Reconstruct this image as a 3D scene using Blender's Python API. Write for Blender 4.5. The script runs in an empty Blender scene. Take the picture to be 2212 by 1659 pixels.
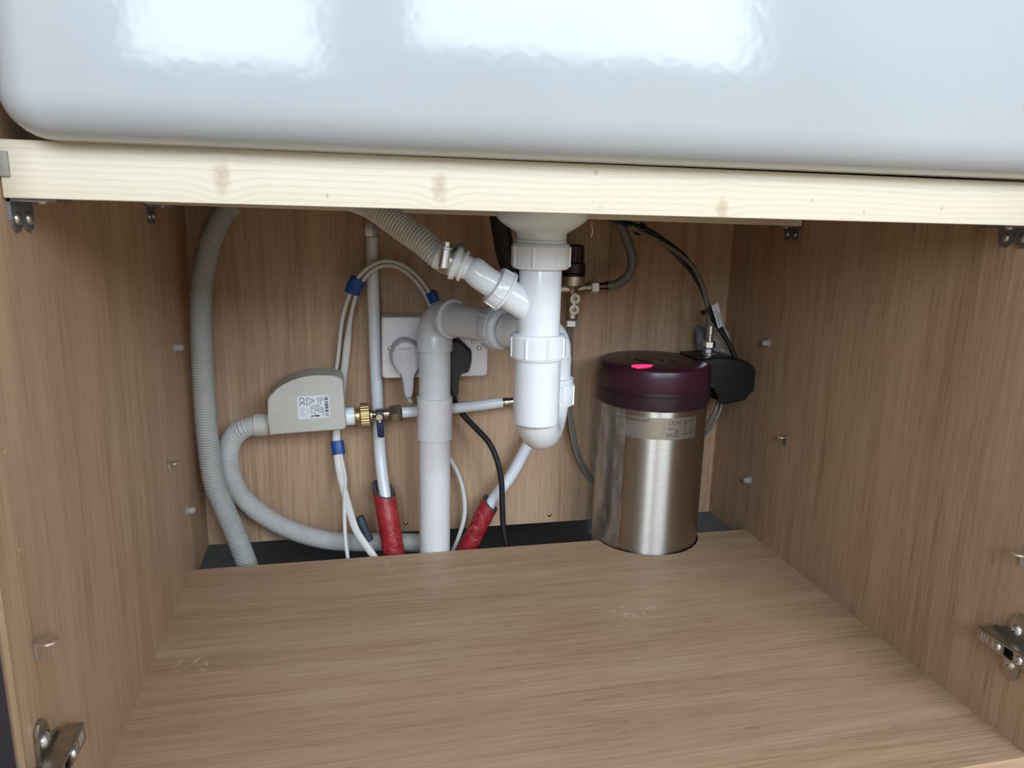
import bpy, bmesh, math, random
from mathutils import Vector, Matrix

random.seed(7)
PI = math.pi
scene = bpy.context.scene
col = scene.collection
V = Vector

# ------------------------------------------------------------------ camera
F = 1607.06                      # focal length in pixels of the 2212 px wide frame
CAM = V((0.2002, -0.4445, 0.4455))
RIGHT = V((0.9769, -0.2124, 0.0232)).normalized()
FWD = V((0.2122, 0.9516, -0.2224)).normalized()
UP = RIGHT.cross(FWD).normalized()
RIGHT = FWD.cross(UP).normalized()
cd = bpy.data.cameras.new('camera')
cd.sensor_width = 36.0
cd.lens = F / 2212 * 36.0
cd.clip_start = 0.01
cam = bpy.data.objects.new('camera', cd)
col.objects.link(cam)
M = Matrix((RIGHT, UP, -FWD)).transposed().to_4x4()
M.translation = CAM
cam.matrix_world = M
scene.camera = cam

def ray(u, v):
    return RIGHT * ((u - 1106) / F) + FWD - UP * ((v - 829.5) / F)
def U(u, v, y):                  # pixel -> point on the upright plane at depth y
    d = ray(u, v); return CAM + d * ((y - CAM.y) / d.y)
def UX(u, v, x):                 # pixel -> point on a side panel
    d = ray(u, v); return CAM + d * ((x - CAM.x) / d.x)
def UZ(u, v, z):                 # pixel -> point on a level surface
    d = ray(u, v); return CAM + d * ((z - CAM.z) / d.z)
def UV(P):
    d = P - CAM; k = d.dot(FWD)
    return 1106 + F * d.dot(RIGHT) / k, 829.5 - F * d.dot(UP) / k
def S(px, P):                    # length of so many pixels at a point
    return px * (P - CAM).dot(FWD) / F

# ------------------------------------------------------------------ light
scene.view_settings.view_transform = 'Standard'
scene.view_settings.look = 'None'
scene.view_settings.exposure = 0.36
scene.view_settings.gamma = 1.0
scene.view_settings.use_curve_mapping = False
cy_ = scene.cycles
cy_.max_bounces = 7; cy_.diffuse_bounces = 3; cy_.glossy_bounces = 3; cy_.transmission_bounces = 4; cy_.transparent_max_bounces = 6
cy_.caustics_reflective = False; cy_.caustics_refractive = False
cy_.use_adaptive_sampling = True; cy_.adaptive_threshold = 0.04
world = bpy.data.worlds.new('world')
scene.world = world
world.use_nodes = True
bg = world.node_tree.nodes['Background']
bg.inputs[0].default_value = (0.72, 0.84, 1.0, 1)
bg.inputs[1].default_value = 0.6
world.cycles.sampling_method = 'NONE'

def window_light(name, x0, x1, z0, z1, y, power, color):
    l = bpy.data.lights.new(name, 'AREA')
    l.shape = 'RECTANGLE'
    l.size = x1 - x0; l.size_y = z1 - z0
    l.energy = power; l.color = color
    o = bpy.data.objects.new(name, l)
    col.objects.link(o)
    o.location = ((x0 + x1) / 2, y, (z0 + z1) / 2)
    o.rotation_euler = (PI / 2, 0, 0)       # shines along +y, into the room
    return o
WIN = [(-0.93, -0.05, 0.86, 2.2), (0.38, 2.25, 1.12, 2.2)]
ROOM_Y0 = -3.0
for i, w in enumerate(WIN):
    window_light(('window_left_offscreen', 'window_right_offscreen')[i], *w, ROOM_Y0 - 0.05, 36 * (w[1] - w[0]) * (w[3] - w[2]), (0.76, 0.88, 1.0))

# ------------------------------------------------------------------ sizes
W, DB, DS, ZB = 0.764, 0.5922, 0.4798, -0.018     # inside width, back panel, base depth, underside
ZF = -0.168                                       # kitchen floor
YF, ZF0, ZF1, DZF = 0.0668, 0.4479, 0.4819, -0.0021   # front batten
YR, ZR0, DYR, DZR = 0.3928, 0.4468, 0.0251, -0.0078   # rear batten

# ------------------------------------------------------------------ node helpers
def lin(h):
    h = h.lstrip('#')
    r = []
    for i in (0, 2, 4):
        c = int(h[i:i + 2], 16) / 255
        r.append(c / 12.92 if c <= 0.04045 else ((c + 0.055) / 1.055) ** 2.4)
    return (*r, 1.0)

class NT:
    def __init__(s, name):
        s.m = bpy.data.materials.new(name); s.m.use_nodes = True
        s.t = s.m.node_tree
        s.b = s.t.nodes['Principled BSDF']; s.out = s.t.nodes['Material Output']
        s.tc = None
    def put(s, sock, v):
        if isinstance(v, bpy.types.NodeSocket): s.t.links.new(v, sock)
        elif v is not None:
            if isinstance(v, (tuple, list)) and hasattr(sock.default_value, '__len__') and len(sock.default_value) == 3: v = v[:3]
            sock.default_value = v
    def n(s, typ, outs=0, props=None, **ins):
        nd = s.t.nodes.new('ShaderNode' + typ)
        for k, v in (props or {}).items(): setattr(nd, k, v)
        for k, v in ins.items():
            key = int(k[1:]) if k[0] == 'i' and k[1:].isdigit() else k.replace('_', ' ')
            s.put(nd.inputs[key], v)
        return nd.outputs[outs]
    def obj(s): return s.n('TexCoord', 3)
    def uv(s): return s.n('TexCoord', 2)
    def map(s, v, scale=(1, 1, 1), loc=(0, 0, 0), rot=(0, 0, 0)):
        return s.n('Mapping', i0=v, i1=loc, i2=rot, i3=scale)
    def noise(s, v, scale, detail=2, rough=.5, dist=0):
        return s.n('TexNoise', Vector=v, Scale=scale, Detail=detail, Roughness=rough, Distortion=dist)
    def math(s, op, a, b=None, c=None):
        return s.n('Math', props={'operation': op}, i0=a, i1=b, i2=c)
    def vm(s, op, a, b=None, outs=0):
        return s.n('VectorMath', outs, props={'operation': op}, i0=a, i1=b)
    def ramp(s, f, stops, interp='LINEAR'):
        nd = s.t.nodes.new('ShaderNodeValToRGB'); s.put(nd.inputs[0], f)
        r = nd.color_ramp; r.interpolation = interp
        while len(r.elements) < len(stops): r.elements.new(0.5)
        for e, (p, c) in zip(r.elements, stops):
            e.position = p; e.color = c if isinstance(c, tuple) else (c, c, c, 1)
        return nd.outputs[0]
    def mix(s, f, a, b, blend='MIX'):
        nd = s.t.nodes.new('ShaderNodeMix'); nd.data_type = 'RGBA'; nd.blend_type = blend
        s.put(nd.inputs[0], f); s.put(nd.inputs[6], a); s.put(nd.inputs[7], b)
        return nd.outputs[2]
    def bump(s, h, strength=.3, dist=.001):
        s.put(s.b.inputs['Normal'], s.n('Bump', Strength=strength, Distance=dist, Height=h))
    def sep(s, v):
        nd = s.t.nodes.new('ShaderNodeSeparateXYZ'); s.put(nd.inputs[0], v); return nd.outputs
    def comb(s, x, y, z): return s.n('CombineXYZ', i0=x, i1=y, i2=z)
    def set(s, **kw):
        for k, v in kw.items(): s.put(s.b.inputs[k.replace('_', ' ')], v)
        return s

def plain(name, hexcol, rough=.5, metal=0., var=.06, vscale=60, spec=None, **kw):
    """plain procedural finish: slow tonal variation and faint relief"""
    t = NT(name); o = t.obj()
    c = lin(hexcol)
    n = t.noise(o, vscale, 3, .6)
    dark = tuple(x * (1 - var * 2) for x in c[:3]) + (1,)
    lite = tuple(min(1, x * (1 + var)) for x in c[:3]) + (1,)
    t.set(Base_Color=t.ramp(n, [(.3, dark), (.7, lite)]), Roughness=rough, Metallic=metal, **kw)
    if spec is not None: t.set(Specular_IOR_Level=spec)
    t.bump(t.noise(o, vscale * 12, 2), .06, .0004)
    return t.m

def oak(name, axis, scuffs=()):
    t = NT(name); o = t.obj()
    st = {'x': (.05, 1, 1), 'z': (1, 1, .05)}[axis]
    # distortion from a colour noise so that each axis moves on its own
    nn = t.t.nodes.new('ShaderNodeTexNoise'); nn.inputs['Scale'].default_value = 6; nn.inputs['Detail'].default_value = 2
    t.t.links.new(t.map(o, tuple(max(.3, k) for k in st)), nn.inputs['Vector'])
    wv = t.vm('SUBTRACT', nn.outputs['Color'], (.5, .5, .5))
    sc = t.t.nodes.new('ShaderNodeVectorMath'); sc.operation = 'SCALE'
    t.t.links.new(wv, sc.inputs[0]); sc.inputs['Scale'].default_value = .035
    p = t.vm('ADD', o, sc.outputs[0])
    pv = t.map(p, st)
    big = t.noise(pv, 16, 3, .55)
    mid = t.noise(pv, 70, 3, .6)
    fine = t.noise(t.map(o, tuple(k if k == 1 else .03 for k in st)), 330, 2, .65)
    pore = t.noise(t.map(o, tuple(k if k == 1 else .05 for k in st)), 900, 2, .5)
    f = t.math('ADD', t.math('MULTIPLY', big, .30), t.math('ADD', t.math('MULTIPLY', mid, .32), t.math('MULTIPLY', fine, .38)))
    c = t.ramp(f, [(.36, lin('#9f7f61')), (.46, lin('#b49476')), (.54, lin('#be9e80')), (.66, lin('#caad8f'))])
    tint = t.noise(t.map(o, tuple(max(.2, k) for k in st)), 9, 2)
    c = t.mix(t.ramp(tint, [(.45, .0), (.75, .4)]), c, lin('#b6937b'))
    pm = t.ramp(pore, [(.59, 0.), (.69, 1.)])
    pm = t.math('MULTIPLY', pm, t.ramp(mid, [(.35, .8), (.6, .15)]))
    c = t.mix(t.math('MULTIPLY', pm, .62), c, lin('#6e523d'))
    for (q, rx, ry, k) in scuffs:      # rubbed pale marks
        d = t.vm('MULTIPLY', t.vm('SUBTRACT', o, tuple(q)), (1 / rx, 1 / ry, 0))
        ln = t.vm('LENGTH', d, outs=1)
        msk = t.math('MULTIPLY', t.ramp(ln, [(.35, 1.), (1., 0.)]), t.ramp(t.noise(t.map(o, (1, .7, 1)), 90, 2, .5, .6), [(.56, 0.), (.60, 1.)]))
        c = t.mix(t.math('MULTIPLY', msk, k), c, lin('#dccdb8'))
    t.set(Base_Color=c, Roughness=t.ramp(fine, [(.3, .52), (.7, .42)]), Specular_IOR_Level=.35)
    t.bump(fine, .15, .0006)
    return t.m

def pine(name, knots, base=0.0):
    t = NT(name); o = t.obj()
    x, y, z = t.sep(o)
    zz = z
    dark = None
    kn = t.math('MULTIPLY', t.math('SUBTRACT', t.noise(o, 260, 2), .5), .9)
    for (kx, kz, r) in knots:           # growth lines bend round the knots
        dx = t.math('DIVIDE', t.math('SUBTRACT', x, kx), r * 1.4)
        dz = t.math('DIVIDE', t.math('SUBTRACT', z, kz), r * 1.9)
        d2 = t.math('ADD', t.math('MULTIPLY', dx, dx), t.math('MULTIPLY', dz, dz))
        g = t.math('POWER', 2.718, t.math('MULTIPLY', d2, -1.0))
        zz = t.math('SUBTRACT', zz, t.math('MULTIPLY', g, t.math('MULTIPLY', t.math('SUBTRACT', z, kz + r * .2), .45)))
        zz = t.math('ADD', zz, t.math('MULTIPLY', g, r * .22))
        ex = t.math('DIVIDE', t.math('SUBTRACT', x, kx), r * .62)
        ez = t.math('DIVIDE', t.math('SUBTRACT', z, kz), r * 1.15)
        e = t.math('SQRT', t.math('ADD', t.math('MULTIPLY', ex, ex), t.math('MULTIPLY', ez, ez)))
        e = t.math('ADD', e, kn)
        km = t.ramp(e, [(.0, 1.), (.25, .65), (.5, .55), (1., 0.)])
        dark = km if dark is None else t.math('MAXIMUM', dark, km)
    p = t.comb(t.math('MULTIPLY', x, .05), t.math('MULTIPLY', y, .6), zz)
    warp = t.noise(t.comb(t.math('MULTIPLY', x, .55), y, zz), 6, 2)
    band = t.math('ADD', t.math('MULTIPLY', zz, 235.), t.math('MULTIPLY', warp, 3.4))
    fr = t.math('FRACT', band)
    line = t.ramp(fr, [(.0, .0), (.55, .08), (.84, .5), (.93, .8), (1., .0)])
    fib = t.noise(p, 900, 3, .6)
    c = t.mix(t.math('MULTIPLY', line, .42), lin('#e4dac8'), lin('#c8ad88'))
    c = t.mix(t.math('MULTIPLY', t.ramp(fib, [(.4, 0.), (.7, 1.)]), .16), c, lin('#cbb594'))
    c = t.mix(t.math('MULTIPLY', t.ramp(t.noise(p, 35, 2), [(.4, 0.), (.7, 1.)]), .28), c, lin('#decda9'))
    if dark is not None: c = t.mix(t.math('MULTIPLY', dark, .62), c, lin('#b08a66'))
    t.set(Base_Color=c, Roughness=.62, Specular_IOR_Level=.3)
    t.bump(fib, .12, .0005)
    return t.m

def braid(name, a, b, rough=.35, metal=.6, nu=10., nv=420.):
    t = NT(name); u, v, _ = t.sep(t.uv())
    w1 = t.math('FRACT', t.math('ADD', t.math('MULTIPLY', u, nu), t.math('MULTIPLY', v, nv)))
    w2 = t.math('FRACT', t.math('SUBTRACT', t.math('MULTIPLY', u, nu), t.math('MULTIPLY', v, nv)))
    h = t.math('MAXIMUM', t.ramp(w1, [(.2, 0.), (.5, 1.), (.8, 0.)]), t.ramp(w2, [(.2, 0.), (.5, 1.), (.8, 0.)]))
    t.set(Base_Color=t.mix(h, lin(a), lin(b)), Roughness=rough, Metallic=metal)
    t.bump(h, .6, .0008)
    return t.m

# ------------------------------------------------------------------ geometry helpers
def frame(axis, ref=None):
    a = axis.normalized()
    r = ref if ref is not None else (V((0, 0, 1)) if abs(a.z) < .9 else V((1, 0, 0)))
    e1 = (r - a * r.dot(a))
    if e1.length < 1e-6: e1 = a.orthogonal()
    e1.normalize()
    return e1, a.cross(e1).normalized()

def spline(pts, step=.004):
    """Catmull-Rom through the points, resampled at an even step"""
    P = [V(p) for p in pts]
    P = [P[0] * 2 - P[1]] + P + [P[-1] * 2 - P[-2]]
    dense = []
    for i in range(1, len(P) - 2):
        a, b, c, d = P[i - 1:i + 3]
        # centripetal parametrisation
        t0 = 0; t1 = t0 + max((b - a).length, 1e-6) ** .5
        t2 = t1 + max((c - b).length, 1e-6) ** .5; t3 = t2 + max((d - c).length, 1e-6) ** .5
        for k in range(24):
            t = t1 + (t2 - t1) * k / 24
            A1 = a * ((t1 - t) / (t1 - t0)) + b * ((t - t0) / (t1 - t0))
            A2 = b * ((t2 - t) / (t2 - t1)) + c * ((t - t1) / (t2 - t1))
            A3 = c * ((t3 - t) / (t3 - t2)) + d * ((t - t2) / (t3 - t2))
            B1 = A1 * ((t2 - t) / (t2 - t0)) + A2 * ((t - t0) / (t2 - t0))
            B2 = A2 * ((t3 - t) / (t3 - t1)) + A3 * ((t - t1) / (t3 - t1))
            dense.append(B1 * ((t2 - t) / (t2 - t1)) + B2 * ((t - t1) / (t2 - t1)))
    dense.append(P[-2])
    L = [0.]
    for i in range(1, len(dense)): L.append(L[-1] + (dense[i] - dense[i - 1]).length)
    n = max(2, int(L[-1] / step)); out = []; j = 0
    for k in range(n + 1):
        s = L[-1] * k / n
        while j < len(L) - 2 and L[j + 1] < s: j += 1
        f = (s - L[j]) / max(L[j + 1] - L[j], 1e-9)
        out.append(dense[j].lerp(dense[j + 1], f))
    return out

def PX(pts): return [U(*p) for p in pts]

def tube(bm, path, r, n=16, caps=True, flat=None, ref=None):
    """sweep a circle (or flat=(a, b) ellipse, b along ref) along a path; r may be a list"""
    m = len(path); rings = []
    uvl = bm.loops.layers.uv.verify()
    e1 = None; length = 0.; vs = []
    for i, p in enumerate(path):
        tan = (path[min(i + 1, m - 1)] - path[max(i - 1, 0)]).normalized()
        if i: length += (p - path[i - 1]).length
        vs.append(length)
        if flat is not None or e1 is None: e1, _ = frame(tan, ref)
        else:
            e1 = e1 - tan * e1.dot(tan); e1.normalize()
        e2 = tan.cross(e1)
        ri = r[i] if isinstance(r, (list, tuple)) else r
        fl_ = flat(i / (m - 1)) if callable(flat) else flat
        ra, rb = (fl_[0], fl_[1]) if fl_ else (ri, ri)
        rings.append([bm.verts.new(p + e2 * (math.cos(2 * PI * k / n) * ra) + e1 * (math.sin(2 * PI * k / n) * rb)) for k in range(n)])
    for i in range(m - 1):
        for k in range(n):
            f = bm.faces.new((rings[i][k], rings[i][(k + 1) % n], rings[i + 1][(k + 1) % n], rings[i + 1][k]))
            for lp, (uu, vv) in zip(f.loops, ((k, i), (k + 1, i), (k + 1, i + 1), (k, i + 1))):
                lp[uvl].uv = (uu / n, vs[vv])
    if caps:
        bm.faces.new(rings[0][::-1]); bm.faces.new(rings[-1])
    return bm

def lathe(bm, prof, O, axis, n=48, rf=None, caps=True, ref=None):
    """prof = [(t along axis, radius)]; rf(theta, i) may add to the radius"""
    a = axis.normalized(); e1, e2 = frame(a, ref)
    rings = []
    for i, (t, r) in enumerate(prof):
        rings.append([])
        for k in range(n):
            th = 2 * PI * k / n
            rr = r if rf is None else rf(th, i, r)
            rings[-1].append(bm.verts.new(O + a * t + (e1 * math.cos(th) + e2 * math.sin(th)) * rr))
    for i in range(len(prof) - 1):
        for k in range(n):
            bm.faces.new((rings[i][k], rings[i][(k + 1) % n], rings[i + 1][(k + 1) % n], rings[i + 1][k]))
    if caps:
        if prof[0][1] > 1e-6: bm.faces.new(rings[0][::-1])
        if prof[-1][1] > 1e-6: bm.faces.new(rings[-1])
    return bm

def hexf(th, i, r):
    a = (th % (PI / 3)) - PI / 6
    return r * .9 / max(math.cos(a), .8)

def hexnut(bm, O, axis, length, r, ref=None):
    return lathe(bm, [(0, r * .86), (length * .12, r), (length * .88, r), (length, r * .86)], O, axis, 48, hexf, ref=ref)

def ribbed(nr, h, w=.05, phase=0.):
    def rf(th, i, r):
        a = ((th + phase) % (2 * PI / nr)) * nr / (2 * PI)
        return r + (h if abs(a - .5) < w else 0)
    return rf

def rbox(bm, lo, hi, r=0., seg=3):
    lo, hi = V(lo), V(hi)
    vs = [bm.verts.new((x, y, z)) for z in (lo.z, hi.z) for y in (lo.y, hi.y) for x in (lo.x, hi.x)]
    fs = [bm.faces.new([vs[i] for i in q]) for q in ((0, 2, 3, 1), (4, 5, 7, 6), (0, 1, 5, 4), (2, 6, 7, 3), (0, 4, 6, 2), (1, 3, 7, 5))]
    if r > 0:
        es = list({e for f in fs for e in f.edges})
        bmesh.ops.bevel(bm, geom=es, offset=r, segments=seg, profile=.5, affect='EDGES')
    return bm

def prism(bm, pts, off, bevel=0., seg=3, both=False):
    """pts: outline (3D, one plane), off: vector through the thickness"""
    a = [bm.verts.new(p) for p in pts]; b = [bm.verts.new(V(p) + V(off)) for p in pts]
    nrm = V((0, 0, 0))
    for i in range(len(pts)):
        p, q = V(pts[i]), V(pts[(i + 1) % len(pts)])
        nrm += p.cross(q)
    flip = nrm.dot(V(off)) > 0
    f1 = bm.faces.new(a[::-1] if flip else a); f2 = bm.faces.new(b if flip else b[::-1])
    k = len(pts)
    for i in range(k):
        q = (a[i], a[(i + 1) % k], b[(i + 1) % k], b[i])
        bm.faces.new(q if flip else q[::-1])
    if bevel > 0:
        es = list(f1.edges) + (list(f2.edges) if both else [])
        bmesh.ops.bevel(bm, geom=es, offset=bevel, segments=seg, profile=.5, affect='EDGES')
    return bm

def rrect(hx, hy, r, n=5):
    out = []
    for sx, sy, a0 in ((1, 1, 0), (-1, 1, 90), (-1, -1, 180), (1, -1, 270)):
        for k in range(n + 1):
            a = math.radians(a0 + 90 * k / n)
            out.append((sx * (hx - r) + r * math.cos(a), sy * (hy - r) + r * math.sin(a)))
    return out

def loft(bm, rings, cap0=True, cap1=True):
    R = [[bm.verts.new(p) for p in ring] for ring in rings]
    n = len(R[0])
    for i in range(len(R) - 1):
        for k in range(n):
            bm.faces.new((R[i][k], R[i][(k + 1) % n], R[i + 1][(k + 1) % n], R[i + 1][k]))
    if cap0: bm.faces.new(R[0][::-1])
    if cap1: bm.faces.new(R[-1])
    return bm

def mk(name, bm, m, parent=None, label=None, sharp=38, smooth=True, fix=True):
    if fix: bmesh.ops.recalc_face_normals(bm, faces=bm.faces[:])
    for f in bm.faces: f.smooth = smooth
    lim = math.radians(sharp)
    for e in bm.edges:
        if len(e.link_faces) == 2 and e.calc_face_angle(0) > lim: e.smooth = False
    me = bpy.data.meshes.new(name); bm.to_mesh(me); bm.free()
    me.materials.append(m)
    o = bpy.data.objects.new(name, me); col.objects.link(o)
    if parent is not None:
        o.parent = parent
        base = parent
        while base.parent is not None: base = base.parent
        if base is parent and base.type == 'EMPTY':
            o.matrix_parent_inverse = Matrix.Translation(-base.location)
    if label: o['label'] = label
    return o

def thing(name, label, cat, loc, group=None):
    o = bpy.data.objects.new(name, None); col.objects.link(o)
    o.empty_display_size = .02; o.location = loc
    o['label'] = label; o['category'] = cat
    if group: o['group'] = group
    return o

def tag(o, label, cat, group=None):
    o['label'] = label; o['category'] = cat
    if group: o['group'] = group
    return o

def B(): return bmesh.new()

def text_polys(body, size):
    cu = bpy.data.curves.new('t', 'FONT'); cu.body = body; cu.size = size; cu.resolution_u = 2
    o = bpy.data.objects.new('t', cu); col.objects.link(o)
    bpy.context.view_layer.update()
    me = o.evaluated_get(bpy.context.evaluated_depsgraph_get()).to_mesh()
    vs = [v.co.copy() for v in me.vertices]; fs = [list(p.vertices) for p in me.polygons]
    o.evaluated_get(bpy.context.evaluated_depsgraph_get()).to_mesh_clear()
    bpy.data.objects.remove(o); bpy.data.curves.remove(cu)
    return vs, fs

def put_text(bm, body, size, fn, x=0., y=0.):
    vs, fs = text_polys(body, size)
    b = [bm.verts.new(fn(v.x + x, v.y + y)) for v in vs]
    for f in fs:
        try: bm.faces.new([b[i] for i in f])
        except ValueError: pass
def put_poly(bm, pts, fn):
    bm.faces.new([bm.verts.new(fn(x, y)) for x, y in pts])
def put_rect(bm, x0, y0, x1, y1, fn, nx=1):
    for i in range(nx):
        a, b = x0 + (x1 - x0) * i / nx, x0 + (x1 - x0) * (i + 1) / nx
        put_poly(bm, [(a, y0), (b, y0), (b, y1), (a, y1)], fn)
def put_stroke(bm, pts, w, fn):
    for (x0, y0), (x1, y1) in zip(pts, pts[1:]):
        L = math.hypot(x1 - x0, y1 - y0) or 1
        nx, ny = -(y1 - y0) / L * w / 2, (x1 - x0) / L * w / 2
        put_poly(bm, [(x0 + nx, y0 + ny), (x0 - nx, y0 - ny), (x1 - nx, y1 - ny), (x1 + nx, y1 + ny)], fn)
def arc(cx, cy, r, a0, a1, n=12):
    return [(cx + r * math.cos(math.radians(a0 + (a1 - a0) * k / n)), cy + r * math.sin(math.radians(a0 + (a1 - a0) * k / n))) for k in range(n + 1)]
def put_ce(bm, x, y, h, fn):
    put_stroke(bm, arc(x + h / 2, y + h / 2, h / 2, 55, 305), h * .14, fn)
    put_stroke(bm, arc(x + h * 1.45, y + h / 2, h / 2, 55, 305), h * .14, fn)
    put_stroke(bm, [(x + h, y + h / 2), (x + h * 1.45, y + h / 2)], h * .14, fn)

# ------------------------------------------------------------------ materials
OAK_Z = oak('oak_laminate_upright', 'z')
OAK_X = oak('oak_laminate_base', 'x', scuffs=[
    (UZ(1375, 1320, 0), .04, .03, .45), (UZ(420, 1435, 0), .028, .022, .5), (UZ(845, 1225, 0), .02, .03, .3)])
kf = lambda u, v: U(u, v, YF)
KN = [(kf(479, 385), .011), (kf(950, 405), .010), (kf(1560, 450), .009), (kf(1287, 373), .0028), (kf(707, 423), .0018),
      (kf(1755, 432), .0020), (kf(1866, 459), .0022), (kf(2034, 450), .0022), (kf(1296, 449), .0016)]
PINE_F = pine('pine_front', [(k.x, k.z, r) for k, r in KN])
PINE_R = pine('pine_rear', [(.30, .462, .006), (.55, .470, .005)])
WHITE = plain('white_polypropylene', '#eceef1', .2, var=.02, vscale=30)
WHITE2 = plain('white_polypropylene_shell', '#eaecf0', .18, var=.02, vscale=25)
MILKY = plain('milky_polypropylene', '#e9f3fa', .22, var=.02, vscale=25, Subsurface_Weight=.25, Subsurface_Radius=(.01, .01, .01), Subsurface_Scale=.6)
PVC = plain('pale_grey_pvc', '#d6d8dc', .26, var=.025, vscale=22)
PVCW = plain('white_pvc_sleeve', '#e3e1e2', .28, var=.025, vscale=22)
HOSE = plain('grey_hose_plastic', '#b3b4b0', .5, var=.04, vscale=40)
HOSE_L = plain('light_grey_hose_plastic', '#c6c5c1', .5, var=.04, vscale=40)
CASING = plain('warm_grey_casing', '#c7c4bb', .5, var=.03, vscale=35)
BRASS = plain('brass', '#d9bf88', .34, 1., .08, 80)
CHROME = plain('nickel_plate', '#c6bfb2', .22, 1., .06, 70)
ZINC = plain('zinc_plate', '#b9b4a8', .34, 1., .12, 90)
DULL = plain('dull_galvanised_steel', '#909297', .5, .85, .12, 90)
SPARK = plain('bright_steel', '#e9eaeb', .3, 1., .04, 80)
SATIN = plain('satin_nickel', '#c9c0ae', .42, 1., .06, 70)
SATINW = plain('satin_chrome', '#e2dfdd', .5, .7, .04, 70)
AUB = plain('aubergine_plastic', '#3c1828', .32, var=.08, vscale=120)
AUB2 = plain('dark_aubergine_plastic', '#2c1822', .32, var=.08, vscale=120)
BLACK = plain('black_plastic', '#121113', .42, var=.1)
BLACKR = plain('black_rubber', '#151516', .6, var=.1)
RED = None
FOAM = plain('grey_foam', '#4b4b4d', .9, var=.15, vscale=160)
TAPE = plain('blue_tape', '#14488f', .42, var=.06, vscale=120)
TAPE_D = plain('slate_blue_tape', '#3a4250', .5, var=.12, vscale=120)
NAVYB = plain('navy_plastic', '#182349', .38, var=.06)
NAVY = plain('navy_paint', '#34374a', .55, var=.04, vscale=30)
PIPE = plain('white_plastic_pipe', '#e5e7eb', .24, var=.02, vscale=30)
CABLE = plain('off_white_cable', '#dbd7d2', .42, var=.03, vscale=40)
SOCK = plain('white_moulded_plastic', '#e4dfe0', .36, var=.02, vscale=40)
PLUGW = plain('grey_white_plug', '#c3c1c4', .4, var=.03, vscale=40)
PAPER = plain('label_paper', '#dfe0e6', .5, var=.02)
PRINT = plain('label_print', '#2c2e36', .6, var=.04)
PRINTG = plain('label_print_grey', '#80838c', .6, var=.04)
CHIP = plain('chipboard_core', '#a98a67', .9, var=.12, vscale=300)
DARKSLAB = plain('dark_slab', '#45433f', .9, var=.08, vscale=20)  # invented floor tone, dark to deepen the shade under the unit
GREYBAG = plain('grey_paper_scrap', '#85838a', .75, var=.06, vscale=60)

t = NT('glazed_fireclay'); o_ = t.obj()
t.set(Base_Color=t.ramp(t.noise(o_, 6, 3), [(.3, lin('#acaeb0')), (.7, lin('#b1b3b5'))]), Roughness=.11, Specular_IOR_Level=.34)
t.bump(t.noise(o_, 12, 4, .6), .14, .004); CERAMIC = t.m

t = NT('brushed_steel'); o_ = t.obj()
br = t.noise(t.map(o_, (1, 1, 30)), 60, 3, .6)
t.set(Base_Color=t.ramp(br, [(.3, lin('#b3aea6')), (.7, lin('#c6c1b9'))]), Metallic=1., Roughness=.38, Anisotropic=.95, Anisotropic_Rotation=.25)
tg = t.t.nodes.new('ShaderNodeTangent'); tg.direction_type = 'RADIAL'; tg.axis = 'Z'
t.put(t.b.inputs['Tangent'], tg.outputs[0]); t.bump(br, .05, .0003); STEEL = t.m

t = NT('red_foil_sleeve'); o_ = t.obj()
cr = t.n('TexVoronoi', 0, {'feature': 'DISTANCE_TO_EDGE'}, Vector=t.map(o_, (1, 1, 1.6)), Scale=55)
ln_ = t.ramp(cr, [(.0, 1.), (.035, .0)])
ln_ = t.math('MULTIPLY', ln_, t.ramp(t.noise(o_, 70, 2), [(.45, 0.), (.6, 1.)]))
t.set(Base_Color=t.mix(t.math('MULTIPLY', ln_, .6), t.ramp(t.noise(o_, 40, 3), [(.3, lin('#8e1f24')), (.7, lin('#a92a2f'))]), lin('#d77a72')), Roughness=.42)
t.bump(t.math('ADD', ln_, t.noise(o_, 120, 2)), .3, .0008); RED = t.m

def film(name, colr, alpha, rough):
    t = NT(name); o = t.obj()
    f = t.ramp(t.noise(t.map(o, (1, 1, .35)), 70, 4, .65), [(.42, alpha * .35), (.62, alpha * 1.4)])
    t.set(Base_Color=lin(colr), Roughness=rough, Alpha=f)
    t.bump(t.noise(o, 60, 3), .4, .002)
    return t.m
FILM = film('clear_plastic_film', '#b9b2aa', .16, .15)
BAG = film('clear_plastic_bag', '#c4c1c6', .42, .2)
t = NT('clear_plastic'); t.set(Base_Color=lin('#ddd3c8'), Roughness=.35, Transmission_Weight=.55, IOR=1.4)
t.bump(t.noise(t.obj(), 300, 2), .1, .0005); CLEAR = t.m

BRAID_S = braid('steel_braid', '#454545', '#b9b8b6', .34, .6, 12., 300.)
BRAID_F = braid('fine_steel_braid', '#6b675f', '#aaa59c', .36, .6, 6., 520.)

t = NT('red_indicator_lens'); o_ = t.obj()
LED_C = None
LEDT = t

t = NT('oak_floorboards'); o_ = t.obj()
x, y, z = t.sep(o_)
pl = t.math('FRACT', t.math('DIVIDE', x, .14))
gap = t.ramp(pl, [(.0, 1.), (.02, .0), (.98, .0), (1., 1.)])
t.set(Base_Color=t.mix(gap, t.ramp(t.noise(t.map(o_, (1, .08, 1)), 30, 4, .6), [(.3, lin('#cdb08a')), (.7, lin('#dcc4a2'))]), lin('#6e563e')), Roughness=.45)
FLOORM = t.m
WALLM = plain('white_wall_paint', '#d9dadb', .85, var=.02, vscale=8)
BLOCKM = plain('pale_blocker', '#d8d4cc', .3, var=.04, vscale=25)

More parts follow.
